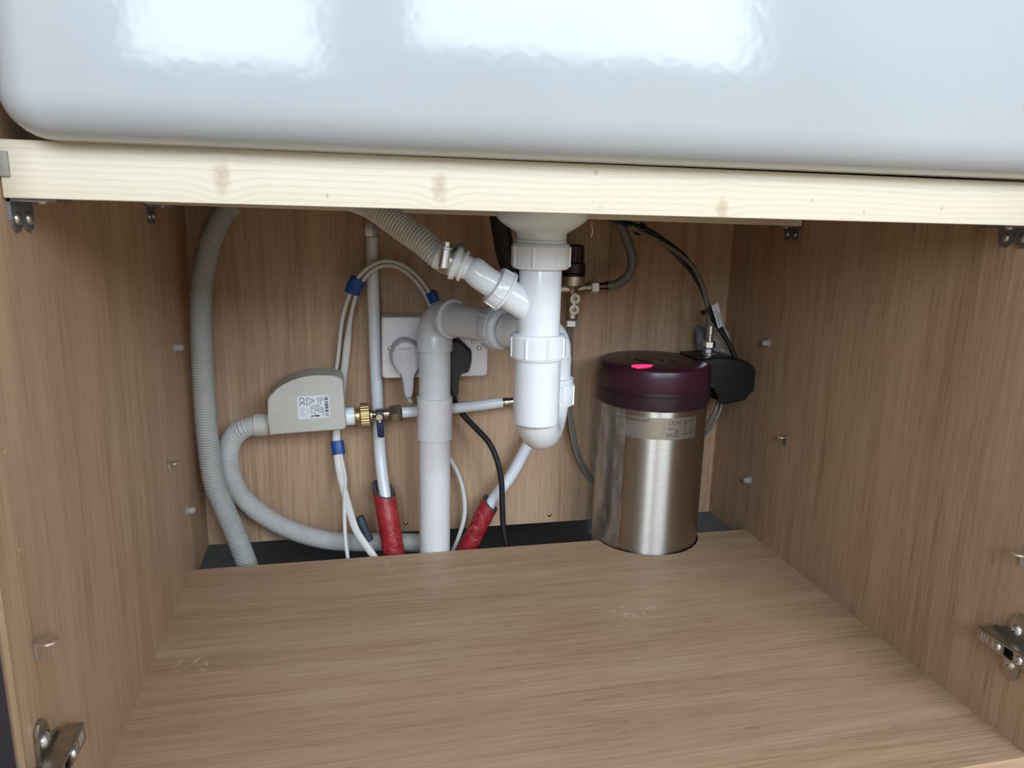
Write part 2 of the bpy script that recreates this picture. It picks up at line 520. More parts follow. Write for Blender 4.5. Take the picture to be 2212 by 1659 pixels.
# ------------------------------------------------------------------ the setting
def struct(o): o['kind'] = 'structure'; return o
RX0, RX1, RZ1, YW = -1.9, 2.7, 2.25, .98
bm = rbox(B(), (RX0, ROOM_Y0, ZF - .05), (RX1, YW + .06, ZF)); struct(mk('floor', bm, FLOORM))
bm = rbox(B(), (RX0, YW, ZF), (RX1, YW + .06, RZ1)); struct(mk('wall_back', bm, WALLM))
bm = rbox(B(), (RX0 - .06, ROOM_Y0, ZF), (RX0, YW + .06, RZ1)); struct(mk('wall_left', bm, WALLM))
bm = rbox(B(), (RX1, ROOM_Y0, ZF), (RX1 + .06, YW + .06, RZ1)); struct(mk('wall_right', bm, WALLM))
bm = rbox(B(), (RX0, ROOM_Y0, RZ1), (RX1, YW + .06, RZ1 + .05))
struct(mk('ceiling', bm, WALLM))
# wall behind the camera with two window openings
bm = B()
xs = [RX0, WIN[0][0], WIN[0][1], WIN[1][0], WIN[1][1], RX1]
y0, y1 = ROOM_Y0 - .12, ROOM_Y0
for i in range(5):
    a, b = xs[i], xs[i + 1]
    if i in (1, 3):
        w = WIN[i // 2]
        rbox(bm, (a, y0, ZF), (b, y1, w[2])); rbox(bm, (a, y0, w[3]), (b, y1, RZ1))
    else: rbox(bm, (a, y0, ZF), (b, y1, RZ1))
struct(mk('wall_front', bm, WALLM))
# unseen kickboard and returns added to keep light out under the unit
bm = B(); rbox(bm, (-.30, .05, ZF), (1.06, .066, -.02))
under_baffle = struct(mk('trim_1', bm, NAVY))
for nx, xx in (('baffle_return', -.30), ('baffle_return', 1.044)):
    bm = rbox(B(), (xx, .066, ZF), (xx + .016, YW, -.02)); mk(nx, bm, NAVY, under_baffle)
bm = rbox(B(), (-.284, .066, ZF), (1.044, YW, ZF + .004)); struct(mk('trim_2', bm, DARKSLAB))  # added slab, coloured dark so the gap behind the base reads as shade
# unseen slab added round the sink to block light from above
bm = B()
SX0, SX1, SY0, SY1 = .0105, .7535, .030, .490
outl = [(-.9, .0), (SX0 - .002, .0), (SX0 - .002, SY1 + .004), (SX1 + .002, SY1 + .004), (SX1 + .002, .0), (1.7, .0), (1.7, YW), (-.9, YW)]
prism(bm, [V((x, y, .704)) for x, y in outl], (0, 0, .036))
wt = mk('light_blocker', bm, BLOCKM); tag(wt, 'pale unseen slab added round the white sink to block light', 'light_blocker')

# ------------------------------------------------------------------ cabinet
TC = V((.6114, .4976, 0)); TR = .0748          # boiler tank axis and radius
cab = thing('sink_cabinet', 'open oak-effect sink cabinet without shelf, housing the pipes', 'cabinet', (W / 2, .3, ZB))
side_l = mk('side_panel', rbox(B(), (-.018, 0, ZB), (0, DB + .018, .703), .0004, 1), OAK_Z, cab)
side_r = mk('side_panel', rbox(B(), (W, 0, ZB), (W + .018, DB + .018, .703), .0004, 1), OAK_Z, cab)
back = mk('back_panel', rbox(B(), (0, DB, ZB), (W, DB + .018, .703)), OAK_Z, cab)
cr_ = TR + .0022
a0 = math.acos((DS - TC.y) / cr_)
pts = [(0, 0), (W, 0), (W, DS)]
k0 = math.asin(max(-1, min(1, (DS - TC.y) / cr_)))
N = 60
for k in range(N + 1):                    # hand-cut, slightly ragged notch for the tank
    a = k0 - (PI + 2 * k0) * k / N
    rr = cr_ + (random.random() * .0012 if 2 < k < N - 2 else 0)
    pts.append((TC.x + rr * math.cos(a), TC.y + rr * math.sin(a)))
pts.append((0, DS))
bm = prism(B(), [V((x, y, ZB)) for x, y in pts], (0, 0, -ZB))
mk('base_panel', bm, OAK_X, cab, smooth=False)

def cut(o, cutters):
    """cut real recesses into a mesh object"""
    tmp = []
    for bm in cutters:
        bmesh.ops.recalc_face_normals(bm, faces=bm.faces[:])
        me = bpy.data.meshes.new('cutter'); bm.to_mesh(me); bm.free()
        c = bpy.data.objects.new('cutter', me); col.objects.link(c); tmp.append(c)
        md = o.modifiers.new('cut', 'BOOLEAN'); md.operation = 'DIFFERENCE'; md.solver = 'EXACT'; md.object = c
    bpy.context.view_layer.update()
    new = bpy.data.meshes.new_from_object(o.evaluated_get(bpy.context.evaluated_depsgraph_get()))
    o.modifiers.clear(); new.name = o.data.name; o.data = new
    for c in tmp: bpy.data.objects.remove(c)
    return o

def dome_screw(P, n, r, m, parent, name='screw', slot=True):
    n = n.normalized()
    s = mk(name, lathe(B(), [(-.0006, r * .98), (r * .12, r), (r * .42, r * .80), (r * .58, r * .42), (r * .62, r * .12)], P, n, 20), m, parent)
    if slot:
        e1, e2 = frame(n, V((.3, .2, 1)))
        L, w = r * .46, r * .13
        oc = [(L, w), (w, w), (w, L), (-w, L), (-w, w), (-L, w), (-L, -w), (-w, -w), (-w, -L), (w, -L), (w, -w), (L, -w)]
        cut(s, [prism(B(), [P + n * (r * .16) + e1 * a + e2 * b for a, b in oc], n * r)])
    return s
for u, v in ((877, 1130), (1187, 1112)):
    dome_screw(U(u, v, DB), V((0, -1, 0)), .0032, BRASS, back, slot=False)
def hole(P, n, r, parent):
    cut(parent, [lathe(B(), [(-.010, r * 1.06), (.004, r * 1.06)], P, n, 20)])
    # raw core lining of the drilled hole, open towards the cabinet
    mk('peg_hole', lathe(B(), [(-.0097, .0002), (-.0097, r), (-.0003, r * 1.02), (-.0003, r * 1.06)], P, n, 20, caps=False), CHIP, parent, fix=False)
for u, v in ((8, 975), (40, 1188)): hole(UX(u, v, 0), V((1, 0, 0)), .0025, side_l)
for u, v in ((335, 757), (347, 884)): hole(UX(u, v, 0), V((1, 0, 0)), .0016, side_l)
for u, v in ((1725, 740), (1711, 845)): hole(UX(u, v, W), V((-1, 0, 0)), .0018, side_r)

# opened door on the near left
bm = rbox(B(), (-.024, -.404, -.014), (-.0022, -.0045, .445), .0015, 2)
mk('door', bm, NAVY, cab, label='dark navy painted door swung wide open')

# ------------------------------------------------------------------ battens
def batten(name, y0l, y0r, z0l, z0r, depth, h, m, label):
    bm = B()
    e = .0005
    rings = []
    for x, y, z in ((e, y0l, z0l), (W - e, y0r, z0r)):
        rings.append([V((x, y, z)), V((x, y + depth, z)), V((x, y + depth, z + h)), V((x, y, z + h))])
    loft(bm, rings)
    bmesh.ops.bevel(bm, geom=bm.edges[:], offset=.0011, segments=2, profile=.5, affect='EDGES')
    return tag(mk(name, bm, m), label, 'timber')
batten('timber_batten', YF, YF, ZF0, ZF0 + DZF, .046, ZF1 - ZF0, PINE_F, 'pale knotty pine batten directly under the white sink front')
batten('timber_batten', YR, YR + DYR, ZR0, ZR0 + DZR, .036, .0346, PINE_R, 'shaded rear pine batten behind the sink waste funnel')

def bracket(P, side, w, h, dep, label, r=.0032, m=DULL):
    """angle bracket: P = front bottom corner of the joint on the side panel; side=+1 on the left panel"""
    n = V((side, 0, 0)); y = V((0, 1, 0)); z = V((0, 0, 1))
    t = thing('angle_bracket', label, 'bracket', P - z * h, 'angle brackets holding the battens')
    g = w * .045
    # wall leg with two rounded lobes
    pts = [(0, .0), (0, -h + w * .22)]
    for c, a in ((w * .24, w * .22), (w * .76, w * .22)):
        for k in range(9):
            th = PI + PI * k / 8
            pts.append((c + a * math.cos(th), -h + a + a * math.sin(th)))
        if c < w * .5: pts += [(w * .485, -h + w * .30), (w * .485, -h * .30), (w * .515, -h * .30), (w * .515, -h + w * .30)]
    pts += [(w, 0)]
    bm = prism(B(), [P + y * a + z * b for a, b in pts], n * .0018)
    leg = mk('wall_plate', bm, m, t, smooth=False)
    bm = prism(B(), [P + n * a + y * b - z * .0018 for a, b in ((0, 0), (dep, 0), (dep + .004, .004), (dep + .004, w - .004), (dep, w), (0, w))], z * .0018)
    mk('top_plate', bm, m, t, smooth=False)
    for c in (.24, .76):
        dome_screw(P + n * .0018 + y * (w * c) - z * (h - w * .24), n, r, ZINC, t)
    for c in (.55,):
        dome_screw(P + n * (dep * .7) + y * (w * .3) - z * .0018, -z, r * .85, ZINC, t, slot=False)
    return t
pl_ = UX(12, 425, 0); pl_.z = ZF0
bracket(V((0, YF + .006, ZF0)), 1, .034, .0205, .022, 'grey angle bracket on left panel under the front pine batten', .0042)
bracket(V((W, YF + .018, ZF0 + DZF)), -1, .034, .0185, .022, 'grey angle bracket on right panel under the front pine batten', .0042)
bracket(V((0, YR + .004, ZR0)), 1, .034, .020, .020, 'small grey angle bracket on left panel under the rear batten', .0034)
bracket(V((W, YR + DYR + .003, ZR0 + DZR)), -1, .034, .0185, .020, 'small grey angle bracket on right panel under the rear batten', .0034)
# flat grey end plate on the batten's left end
bm = rbox(B(), (-.0001, YF - .0022, ZF0 + .0125), (.0062, YF + .0004, ZF0 + .0270), .0005, 2)
tag(mk('end_plate', bm, plain('grey_tape', '#9b9790', .5)), 'small grey plate on the left end of the front batten', 'plate')

# ------------------------------------------------------------------ sink
cx, cy = (SX0 + SX1) / 2, (SY0 + SY1) / 2
hx, hy = (SX1 - SX0) / 2, (SY1 - SY0) / 2
zs0 = ZF1 - .0006
RB = .025
rings = []
def sring(ins, z, rc): return [V((cx + a, cy + b, z)) for a, b in rrect(hx - ins, hy - ins, max(rc, .004), 8)]
DRX, DRY = .3802, .25
def circ(r, z): 
    # ring of the drain with as many points as the rounded rectangle
    return [V((DRX + (a / math.hypot(a, b)) * r, DRY + (b / math.hypot(a, b)) * r, z)) for a, b in rrect(hx, hy, .03, 8)]
rings.append(circ(.044, zs0)); rings.append(sring(RB, zs0, .006))
for k in range(1, 9):
    a = PI / 2 * k / 8
    rings.append(sring(RB * (1 - math.sin(a)), zs0 + RB * (1 - math.cos(a)), .006 + (.026 - .006) * math.sin(a)))
zt = .715
rings.append(sring(0, zt - .006, .026)); rings.append(sring(.0018, zt - .0018, .025)); rings.append(sring(.006, zt, .022))
rings.append(sring(.026, zt, .02)); rings.append(sring(.032, zt - .004, .02)); rings.append(sring(.034, zt - .012, .02))
rings.append(sring(.038, zs0 + .055, .03)); rings.append(sring(.044, zs0 + .038, .03)); rings.append(sring(.060, zs0 + .030, .03))
rings.append(circ(.050, zs0 + .024)); rings.append(circ(.044, zs0 + .02))
bm = loft(B(), rings + [rings[0]], False, False)
bmesh.ops.remove_doubles(bm, verts=bm.verts[:], dist=1e-6)
tag(mk('ceramic_sink', bm, CERAMIC, sharp=60), 'large glossy white ceramic sink with rounded edges above the cabinet', 'sink')

# ------------------------------------------------------------------ sink waste and trap
def zz(u, v, y): return U(u, v, y).z
AX = V((DRX, DRY, 0)); ZU = V((0, 0, 1))
t = thing('sink_waste', 'milky white funnel-shaped sink waste under the ceramic sink', 'waste fitting', (DRX, DRY, .418))
bm = lathe(B(), [(.504, .0425), (.484, .0440), (.4515, .0445), (.4470, .0442), (.4425, .0428), (.4385, .0390), (.4350, .0340), (.4318, .0290), (.4298, .0252), (.4285, .0240), (.414, .0228)], AX, ZU, 64)
mk('funnel', bm, MILKY, t)
bm = lathe(B(), [(.4185, .0232), (.4188, .0245), (.4222, .0245), (.4225, .0232)], AX, ZU, 48)
mk('locking_ring', bm, MILKY, t)

trap = thing('waste_trap', 'white plastic sink trap with U-bend hanging from the waste funnel', 'trap', (DRX, DRY, .204))
def nut(name, z0, z1, r, nr, h=.0011, phase=0., axis=ZU, O=AX, m=WHITE, lip=True):
    L = z1 - z0
    prof = [(z0, r * .90), (z0 + L * .04, r * .955), (z0 + L * .12, r * .97), (z0 + L * .121, r), (z0 + L * .88, r), (z0 + L * .881, r * .97), (z0 + L * .96, r * .955), (z1, r * .86)]
    rr = ribbed(nr, h, .04, phase)
    def rf(th, i, q): return rr(th, i, q) if 3 <= i <= 4 else q
    return mk(name, lathe(B(), prof, O, axis, 144, rf), m, trap)
nut('upper_nut', .3955, .4195, .0282, 8, phase=.1)
mk('tailpiece', lathe(B(), [(.400, .0200), (.398, .0206), (.330, .0206), (.325, .0200)], AX, ZU, 64), WHITE2, trap)
nut('lower_nut', .3085, .3335, .0272, 8, phase=.28)
mk('trap_inlet', lathe(B(), [(.312, .0226), (.3098, .0236), (.3072, .0236), (.3066, .0226), (.246, .0231), (.2440, .0226), (.2425, .0205)], AX, ZU, 64), WHITE2, trap)
# U-bend to the rear leg
ROUT = U(1230, 800, .325)
OX = ROUT.x - .0200
OUTL = V((OX, .325, 0))
dv = OUTL - AX; spacing = dv.length; dvn = dv.normalized()
zc = .204 + .0206 + spacing / 2
path = [AX + ZU * z for z in (.250, .2460)] if zc < .245 else [AX + ZU * (zc + .004)]
for k in range(21):
    a = PI * k / 20
    path.append(AX + dvn * (spacing / 2 * (1 - math.cos(a))) + ZU * (zc - spacing / 2 * math.sin(a)))
path.append(OUTL + ZU * (zc + .03)); path.append(OUTL + ZU * .262)
mk('u_bend', tube(B(), path, .0206, 40), WHITE2, trap)
zn = zz(1225, 845, .325)
mk('union_nut', lathe(B(), [(zn - .0135, .0205), (zn - .013, .0245), (zn - .0115, .0256), (zn + .009, .0256), (zn + .0105, .0245), (zn + .0106, .0226)], OUTL, ZU, 144, lambda th, i, r: r + (.0011 if (2 <= i <= 3 and abs(((th + .2) % (PI / 4)) / (PI / 4) - .5) < .05) else 0)), WHITE, trap)
mk('union_collar', lathe(B(), [(zn + .009, .0222), (zn + .0125, .0222), (zn + .0130, .0240), (zn + .0165, .0240), (zn + .0175, .0205)], OUTL, ZU, 48), WHITE, trap)
# rear leg, bend and horizontal run towards the wall elbow
EL = U(941, 684, .501); EL = V((U(939, 800, .501).x, .501, .3165))
zh = .3175
heading = V((EL.x - OUTL.x, EL.y - OUTL.y, 0)); hd = heading.normalized()
zrun = .3165
rb = .024
slope = (EL.z - zrun) / (heading.length - rb)
hdir = (hd + ZU * slope).normalized()
P0 = OUTL + hd * rb + ZU * zrun
zl_ = [OUTL + ZU * (zn + .012), OUTL + ZU * (zrun - .022), OUTL + V((0, .0035, zrun - .009)), OUTL + V((-.003, .0125, zrun - .0008)), OUTL + V((-.010, .026, zrun)), P0 + hdir * .022, P0 + hdir * .045]
path = spline(zl_, .003)
mk('outlet_bend', tube(B(), path, .0200, 40), WHITE, trap)
sn = 0.
while UV(P0 + hdir * sn)[0] > 1064: sn += .0005
NP = P0 + hdir * (sn - .0235)
bm = lathe(B(), [(.0, .0215), (.001, .0240), (.003, .0255), (.006, .0258), (.0065, .0250), (.0085, .0250), (.009, .0262), (.022, .0268), (.0235, .0258), (.026, .0240), (.0262, .0215)], NP, hdir, 144,
           lambda th, i, r: r + (.0011 if (7 <= i <= 7 and abs((th % (PI / 5)) / (PI / 5) - .5) < .05) else 0))
mk('outlet_nut', bm, PVC, trap)

# side branch for the appliance hose
def ob(u, v): return U(u, v, DRY)
b0, b1 = ob(1150, 668), ob(1078, 622)
bd = (b1 - b0).normalized()
L = (b1 - b0).length
mk('side_branch', lathe(B(), [(-.006, .0150), (L * .35, .0150), (L * .7, .0146), (L * 1.1, .0140)], b0, bd, 40), WHITE2, trap)
nb = ob(1093, 632)
bm = lathe(B(), [(.0, .0150), (.0004, .0205), (.0030, .0212), (.0034, .0196), (.0130, .0192), (.0142, .0185), (.0150, .0135)], nb, bd, 144,
           lambda th, i, r: r + (.0009 if (3 <= i <= 4 and abs((th % (PI / 4)) / (PI / 4) - .5) < .05) else 0))
mk('branch_nut', bm, WHITE, trap)
e0 = nb + bd * .013
k1 = U(1034, 594, .252); k2 = U(1000, 578, .256); k3 = U(978, 571, .259)
pth = spline([e0, U(1055, 608, .2505), U(1038, 596, .252), U(1026, 586, .254), U(1017, 581, .256)], .002)
mk('branch_elbow', tube(B(), pth, [.0132] * (len(pth) - 2) + [.0128, .0112], 32), WHITE2, trap)
k2 = U(1006, 577, .257)
sdir = (U(960, 558, .261) - k2).normalized()
mk('hose_spigot', lathe(B(), [(-.010, .0112), (.0005, .0114), (.001, .0150), (.004, .0152), (.0045, .0128), (.0065, .0128), (.007, .0155), (.0105, .0165), (.012, .0165), (.0125, .0140), (.030, .0125)], k2, sdir, 48), WHITE, trap)

# ------------------------------------------------------------------ corrugated hoses
def corrugated(path_pts, r, pitch, depth, n=20, sub=4):
    pth = spline(path_pts, pitch / sub)
    rad = [r - depth * (.5 - .5 * math.cos(2 * PI * (i % sub) / sub)) for i in range(len(pth))]
    return tube(B(), pth, rad, n)
h0 = k2 + sdir * .0145
hp = [h0, h0 + sdir * .012] + PX([(915, 524, .268), (880, 500, .276), (845, 474, .285), (805, 446, .30), (760, 428, .32)])
tag(mk('appliance_hose', corrugated(hp, .0128, .0031, .0011), HOSE_L), 'light grey corrugated hose clamped onto the trap side branch', 'hose')
# worm-drive clamp
hc = thing('hose_clamp', 'shiny worm-drive hose clamp on the light grey hose end', 'clamp', h0 + sdir * .004 - ZU * .015)
cc = h0 + sdir * .004
e1, e2 = frame(sdir)
bm = lathe(B(), [(-.0045, .0133), (-.0045, .0140), (.0045, .0140), (.0045, .0133)], cc, sdir, 64)
mk('band', bm, ZINC, hc)
hy_ = cc.y - .0175
h_lo, h_hi = U(957, 580, hy_), U(963.5, 537, hy_)
tang = (h_hi - h_lo).normalized(); hl_ = (h_hi - h_lo).length
mk('screw_housing', lathe(B(), [(0, .0030), (.001, .0046), (hl_ - .001, .0046), (hl_, .0036)], h_lo, tang, 24), SPARK, hc)
bm = lathe(B(), [(hl_ - .0005, .0050), (hl_, .0060), (hl_ + .0012, .0060), (hl_ + .0018, .0036), (hl_ + .0019, .0034), (hl_ + .0060, .0034), (hl_ + .0066, .0028)], h_lo, tang, 24)
mk('clamp_screw', bm, SPARK, hc)
mk('saddle', rbox(B(), V((-.0045, -.001, -.004)) + h_lo.lerp(h_hi, .5), V((.0045, .010, .004)) + h_lo.lerp(h_hi, .5), .001, 2), ZINC, hc)
tail = spline(PX([(965, 548, .246), (977, 537, .248), (990, 529, .254), (1006, 526, .26)]), .002)
mk('band_tail', tube(B(), tail, .003, 8, flat=(.0009, .0034), ref=V((.2, -1, 0))), DULL, hc)

lp = [(505, 440, .540), (487, 455, .539), (466, 492, .537), (452, 530, .535), (440, 580, .533), (434, 637, .532), (434, 700, .530), (437, 780, .528),
      (442, 870, .526), (448, 942, .525), (463, 1044, .525), (482, 1092, .525), (506, 1147, .524), (534, 1221, .521), (550, 1275, .518)]
tag(mk('drain_hose', corrugated(PX(lp), .0137, .0034, .0011), HOSE), 'grey corrugated drain hose running down beside the left panel', 'hose')

# ------------------------------------------------------------------ waste pipe at the wall
wp = thing('waste_pipe', 'pale grey waste pipe with elbow standing behind the base panel', 'pipe', (EL.x, EL.y, ZF))
PXX, PYY = EL.x, EL.y
PA = V((PXX, PYY, 0))
zc0, zc1 = zz(940, 957, PYY - .0235), zz(940, 866, PYY - .0235)
mk('lower_pipe', lathe(B(), [(ZF, .0209), (zc1 - .01, .0209)], PA, ZU, 48), PVCW, wp)
mk('coupling_sleeve', lathe(B(), [(zc0, .0212), (zc0 + .0003, .0236), (zc0 + .004, .0232), (zc1 - .003, .0230), (zc1 - .0003, .0233), (zc1, .0212)], PA, ZU, 64), PVCW, wp)
zs = zz(938, 764, PYY - .0229)
mk('upper_pipe', lathe(B(), [(zc1 - .012, .0205), (zs + .012, .0205)], PA, ZU, 48), PVC, wp)
zs1 = zz(938, 716, PYY - .0229)
mk('elbow_socket', lathe(B(), [(zs, .0206), (zs + .0004, .0232), (zs + .003, .0229), (zs1 - .002, .0229), (zs1, .0214)], PA, ZU, 64), PVC, wp)
rc = .026
hback = -hdir
EC = PA + ZU * (EL.z)
start_z = EL.z - rc
path = [PA + ZU * (zs1 - .004), PA + ZU * (start_z)]
for k in range(1, 15):
    a = (PI / 2) * k / 14
    path.append(PA + hback * (rc * (1 - math.cos(a))) + ZU * (start_z + rc * math.sin(a)))
pe = path[-1]
mk('elbow', tube(B(), path, .0224, 40), PVC, wp)
mk('elbow_lip', lathe(B(), [(-.006, .0214), (-.004, .0226), (.0075, .0232), (.0078, .0245), (.0098, .0245), (.0102, .0212)], pe, hback, 64), PVC, wp)
endp = NP + hdir * .012
mk('horizontal_pipe', tube(B(), [pe, pe.lerp(endp, .5), endp], .0206, 48), PVC, wp)

# ------------------------------------------------------------------ water stop valve box with its hose
YA = .541
ws = thing('water_stop_valve', 'grey box-shaped water stop valve with white rating label and hose', 'valve', U(660, 941, YA))
ol = [(581.5, 941), (578.5, 912), (576.5, 864), (582, 855), (597, 841), (613, 830.5), (632, 821), (650, 815.5), (668, 812), (687, 810.8), (706, 811), (720, 812.3), (731, 814.8), (737.5, 819), (741, 826), (747.8, 920), (746.5, 925), (741, 928.8)]
yfr = YA - .027
bm = prism(B(), [U(u, v, yfr) for u, v in ol], (0, .050, 0), .0032, 4, True)
casing = mk('casing', bm, CASING, ws, sharp=50)
lc = [U(641, 857, yfr - .0001), U(710, 852, yfr - .0001), U(713.7, 900.4, yfr - .0001), U(644.7, 906.5, yfr - .0001)]
oo = lc[0]; ex = (lc[1] - lc[0]); ey = (lc[3] - lc[0])      # ex to the right, ey down
def lab(s, q, lift=.0): return oo + ex * s + ey * q + V((0, -.00025 - lift, 0))
asp = ey.length / ex.length
rr_ = [(.5 + a / ex.length, .5 + b / ey.length) for a, b in rrect(ex.length / 2, ey.length / 2, .0025, 4)]
lb = mk('rating_label', prism(B(), [lab(a, b, -.00025) for a, b in rr_], (0, -.0003, 0)), PAPER, casing, smooth=False)
# print: text runs downwards, its top towards the bar code
LX = ey.length; LY = ex.length
def lf(x, y): return lab(y / LY, x / LX, .0002)       # x along the text (down), y upwards (to the right)
bm = B()
put_ce(bm, LX * .07, LY * .075, LX * .19, lf)
tri = [(LX * .08, LY * .30), (LX * .22, LY * .545), (LX * .41, LY * .295), (LX * .08, LY * .30)]
put_stroke(bm, tri, .00065, lf)
put_stroke(bm, [(LX * .235, LY * .34), (LX * .25, LY * .41), (LX * .225, LY * .42), (LX * .235, LY * .48)], .0004, lf)
bx = .05
rnd = random.Random(3)
xq = LX * .07
while xq < LX * .90:
    w_ = LX * rnd.choice((.012, .02, .035, .06)); put_rect(bm, xq, LY * .855, min(xq + w_, LX * .92), LY * .965, lf); xq += w_ + LX * rnd.choice((.012, .02, .03))
put_stroke(bm, [(LX * .86, LY * (.40 + .035 * k)) if k % 2 else (LX * .92, LY * (.40 + .035 * k)) for k in range(9)], .0009, lf)
put_rect(bm, LX * .86, LY * .58, LX * .93, LY * .64, lf)
pm1 = mk('label_print', bm, PRINT, casing, smooth=False, fix=False)
bm = B()
for yy, segs in ((.79, ((.10, .28), (.52, .92))), (.73, ((.10, .40), (.50, .80))), (.66, ((.10, .36), (.38, .78))), (.60, ((.42, .72),)), (.54, ((.40, .72), (.75, .86))), (.48, ((.42, .60), (.72, .80))), (.42, ((.44, .62), (.66, .78)))):
    for a, b in segs:
        xq = a
        while xq < b - .02:
            w_ = rnd.choice((.02, .03, .045)); put_rect(bm, LX * xq, LY * (yy - .018), LX * min(b, xq + w_), LY * (yy + .018), lf); xq += w_ + .014
put_stroke(bm, [(LX * .50, LY * .08), (LX * .50, LY * .13), (LX * .82, LY * .13), (LX * .82, LY * .08), (LX * .50, LY * .08)], .0003, lf)
put_stroke(bm, [(LX * .50, LY * .15), (LX * .66, LY * .36), (LX * .84, LY * .16), (LX * .50, LY * .15)], .0003, lf)
pm2 = mk('label_print', bm, PRINTG, casing, smooth=False, fix=False)
pm1['kind'] = pm2['kind'] = 'stuff'
# left collar and hose
ca = U(581, 917, YA); cb = U(549, 918.5, YA)
cdir = (cb - ca).normalized()
mk('hose_collar', lathe(B(), [(-.004, .0150), ((cb - ca).length * .9, .0150), ((cb - ca).length, .0144)], ca, cdir, 40), CASING, ws)
ap = [(556, 918, YA), (541, 921, YA), (526, 926, .541), (510, 937, .547), (498, 955, .553), (492, 980, .558), (494, 1005, .560), (502, 1036, .561), (518, 1066, .560), (542, 1092, .555), (566, 1111, .556), (592, 1127, .556),
      (643, 1150, .556), (704, 1166, .556), (767, 1171, .556), (830, 1171, .557), (894, 1172.5, .558), (938, 1176, .562)]
mk('inlet_hose', corrugated(PX(ap), .0136, .0030, .0011), HOSE_L, ws)
# right neck and brass nut
va, vb = U(745, 900, YA), U(868, 891, YA)
vd = (vb - va).normalized()
def along(u): return (U(u, 896, YA) - va).dot(vd)
mk('plastic_neck', lathe(B(), [(-.004, .0122), (along(765), .0120), (along(767), .0100)], va, vd, 40), MILKY, ws)
bm = lathe(B(), [(along(763), .0104), (along(764), .0108), (along(776), .0108), (along(778), .0130), (along(779.5), .0160), (along(797), .0160), (along(799), .0148), (along(800), .0100)], va, vd, 120,
           lambda th, i, r: r + (.0007 if (4 <= i <= 5 and int(th / (2 * PI) * 60 + .01) % 2) else 0))
mk('brass_nut', bm, BRASS, ws)

# isolating valve
iv = thing('isolating_valve', 'small nickel isolating valve with blue lever beside the brass nut', 'valve', U(820, 925, YA))
bm = lathe(B(), [(along(799), .0098), (along(804), .0098), (along(807), .0062), (along(811), .0058), (along(813), .0084), (along(827), .0084), (along(829), .0066), (along(832), .0066), (along(833), .0080), (along(836), .0080), (along(837), .0066), (along(840), .0066)], va, vd, 32)
mk('body', bm, CHROME, iv)
mk('compression_nut', hexnut(B(), va + vd * along(841), vd, along(868) - along(841), .0118, V((0, -.4, 1))), CHROME, iv)
hp0 = U(819, 900, YA - .0105)
bm = lathe(B(), [(.0, .0042), (.011, .0042)], V((hp0.x, YA - .004, hp0.z)), V((0, -1, 0)), 24)
mk('stem', bm, CHROME, iv)
yl = YA - .0145
lo_ = [(813, 893), (820, 891), (827, 893), (829.5, 905), (829, 918), (830.5, 943), (828, 946), (819, 946), (816, 943), (813, 918), (812, 905)]
lever = mk('lever', prism(B(), [U(u, v, yl) for u, v in lo_], (0, .0045, 0), .0011, 2, True), NAVYB, iv)
dome_screw(U(820.5, 911.5, yl), V((0, -1, 0)), .0026, CHROME, lever, slot=False)

# ------------------------------------------------------------------ water pipes
def pipe_thing(name, label, base): return thing(name, label, 'pipe', base)
sp = pipe_thing('water_pipe', 'upright white water pipe with red insulated lower end left of the socket', U(850, 1195, .52))
vp = PX([(803.5, 513, .572), (805, 600, .570), (808.5, 700, .569), (811.5, 790, .569), (815, 860, .571), (817.5, 920, .568), (822, 990, .560), (829, 1050, .545), (838, 1110, .531), (849, 1180, .521), (858, 1240, .514)])
mk('pipe', tube(B(), spline(vp, .006), .0081, 24), PIPE, sp)
nb_ = U(800.5, 512, .572)
mk('compression_nut', hexnut(B(), U(800.5, 511, .570), ZU, .0155, .0088, V((.25, -1, 0))), SATINW, sp)
lathe_b = lathe(B(), [(.0148, .0052), (.0195, .0052)], U(800.5, 511, .570), ZU, 24); mk('olive', lathe_b, SPARK, sp)
mk('brass_union', hexnut(B(), U(800.5, 484, .570), ZU, .0086, .0108, V((0, -1, 0))), BRASS, sp)
mk('brass_tail', lathe(B(), [(.0, .0060), (.075, .0060)], U(800.5, 478, .570), ZU, 24), BRASS, sp)

def sleeve(path_px, r, rin, parent, cut_dir, cut, label=None):
    """insulation sleeve with a slanting cut at the top end, grey foam inside"""
    pth = spline(PX(path_px), .004)
    bm = B(); n = 32
    def shell(rad, i0=0):
        rings = []
        for i, p in enumerate(pth):
            tan = (pth[min(i + 1, len(pth) - 1)] - pth[max(i - 1, 0)]).normalized()
            e1, e2 = frame(tan, V((0, -1, 0)))
            ring = []
            for k in range(n):
                th = 2 * PI * k / n
                d = e1 * math.cos(th) + e2 * math.sin(th)
                sh = 0.
                if i == 0: sh = cut(th)
                wob = 1 + .02 * math.sin(i * 1.7 + 3 * th)
                ring.append(p + d * (rad * (wob if rad == r else 1)) + tan * sh)
            rings.append(ring)
        # keep the slanted end from crossing the next rings
        for i in range(1, len(rings)):
            tan = (pth[min(i + 1, len(pth) - 1)] - pth[max(i - 1, 0)]).normalized()
            for k in range(n):
                if (rings[i][k] - rings[0][k]).dot(tan) < .0005 * i: rings[i][k] = rings[0][k] + tan * (.0005 * i)
        return rings
    o = mk('insulation_sleeve', loft(bm, shell(r), False, True), RED, parent)
    inner = shell(rin)
    outer = shell(r * .985)
    bm = B()
    lip = [p.copy() for p in outer[0]]
    t0 = (pth[1] - pth[0]).normalized()
    lip = [p - t0 * .0022 for p in lip]; lin_ = [p - t0 * .0008 for p in inner[0]]
    loft(bm, [outer[1], lip, lin_, inner[min(6, len(inner) - 1)]], False, False)
    mk('foam_lining', bm, FOAM, o)
    return o
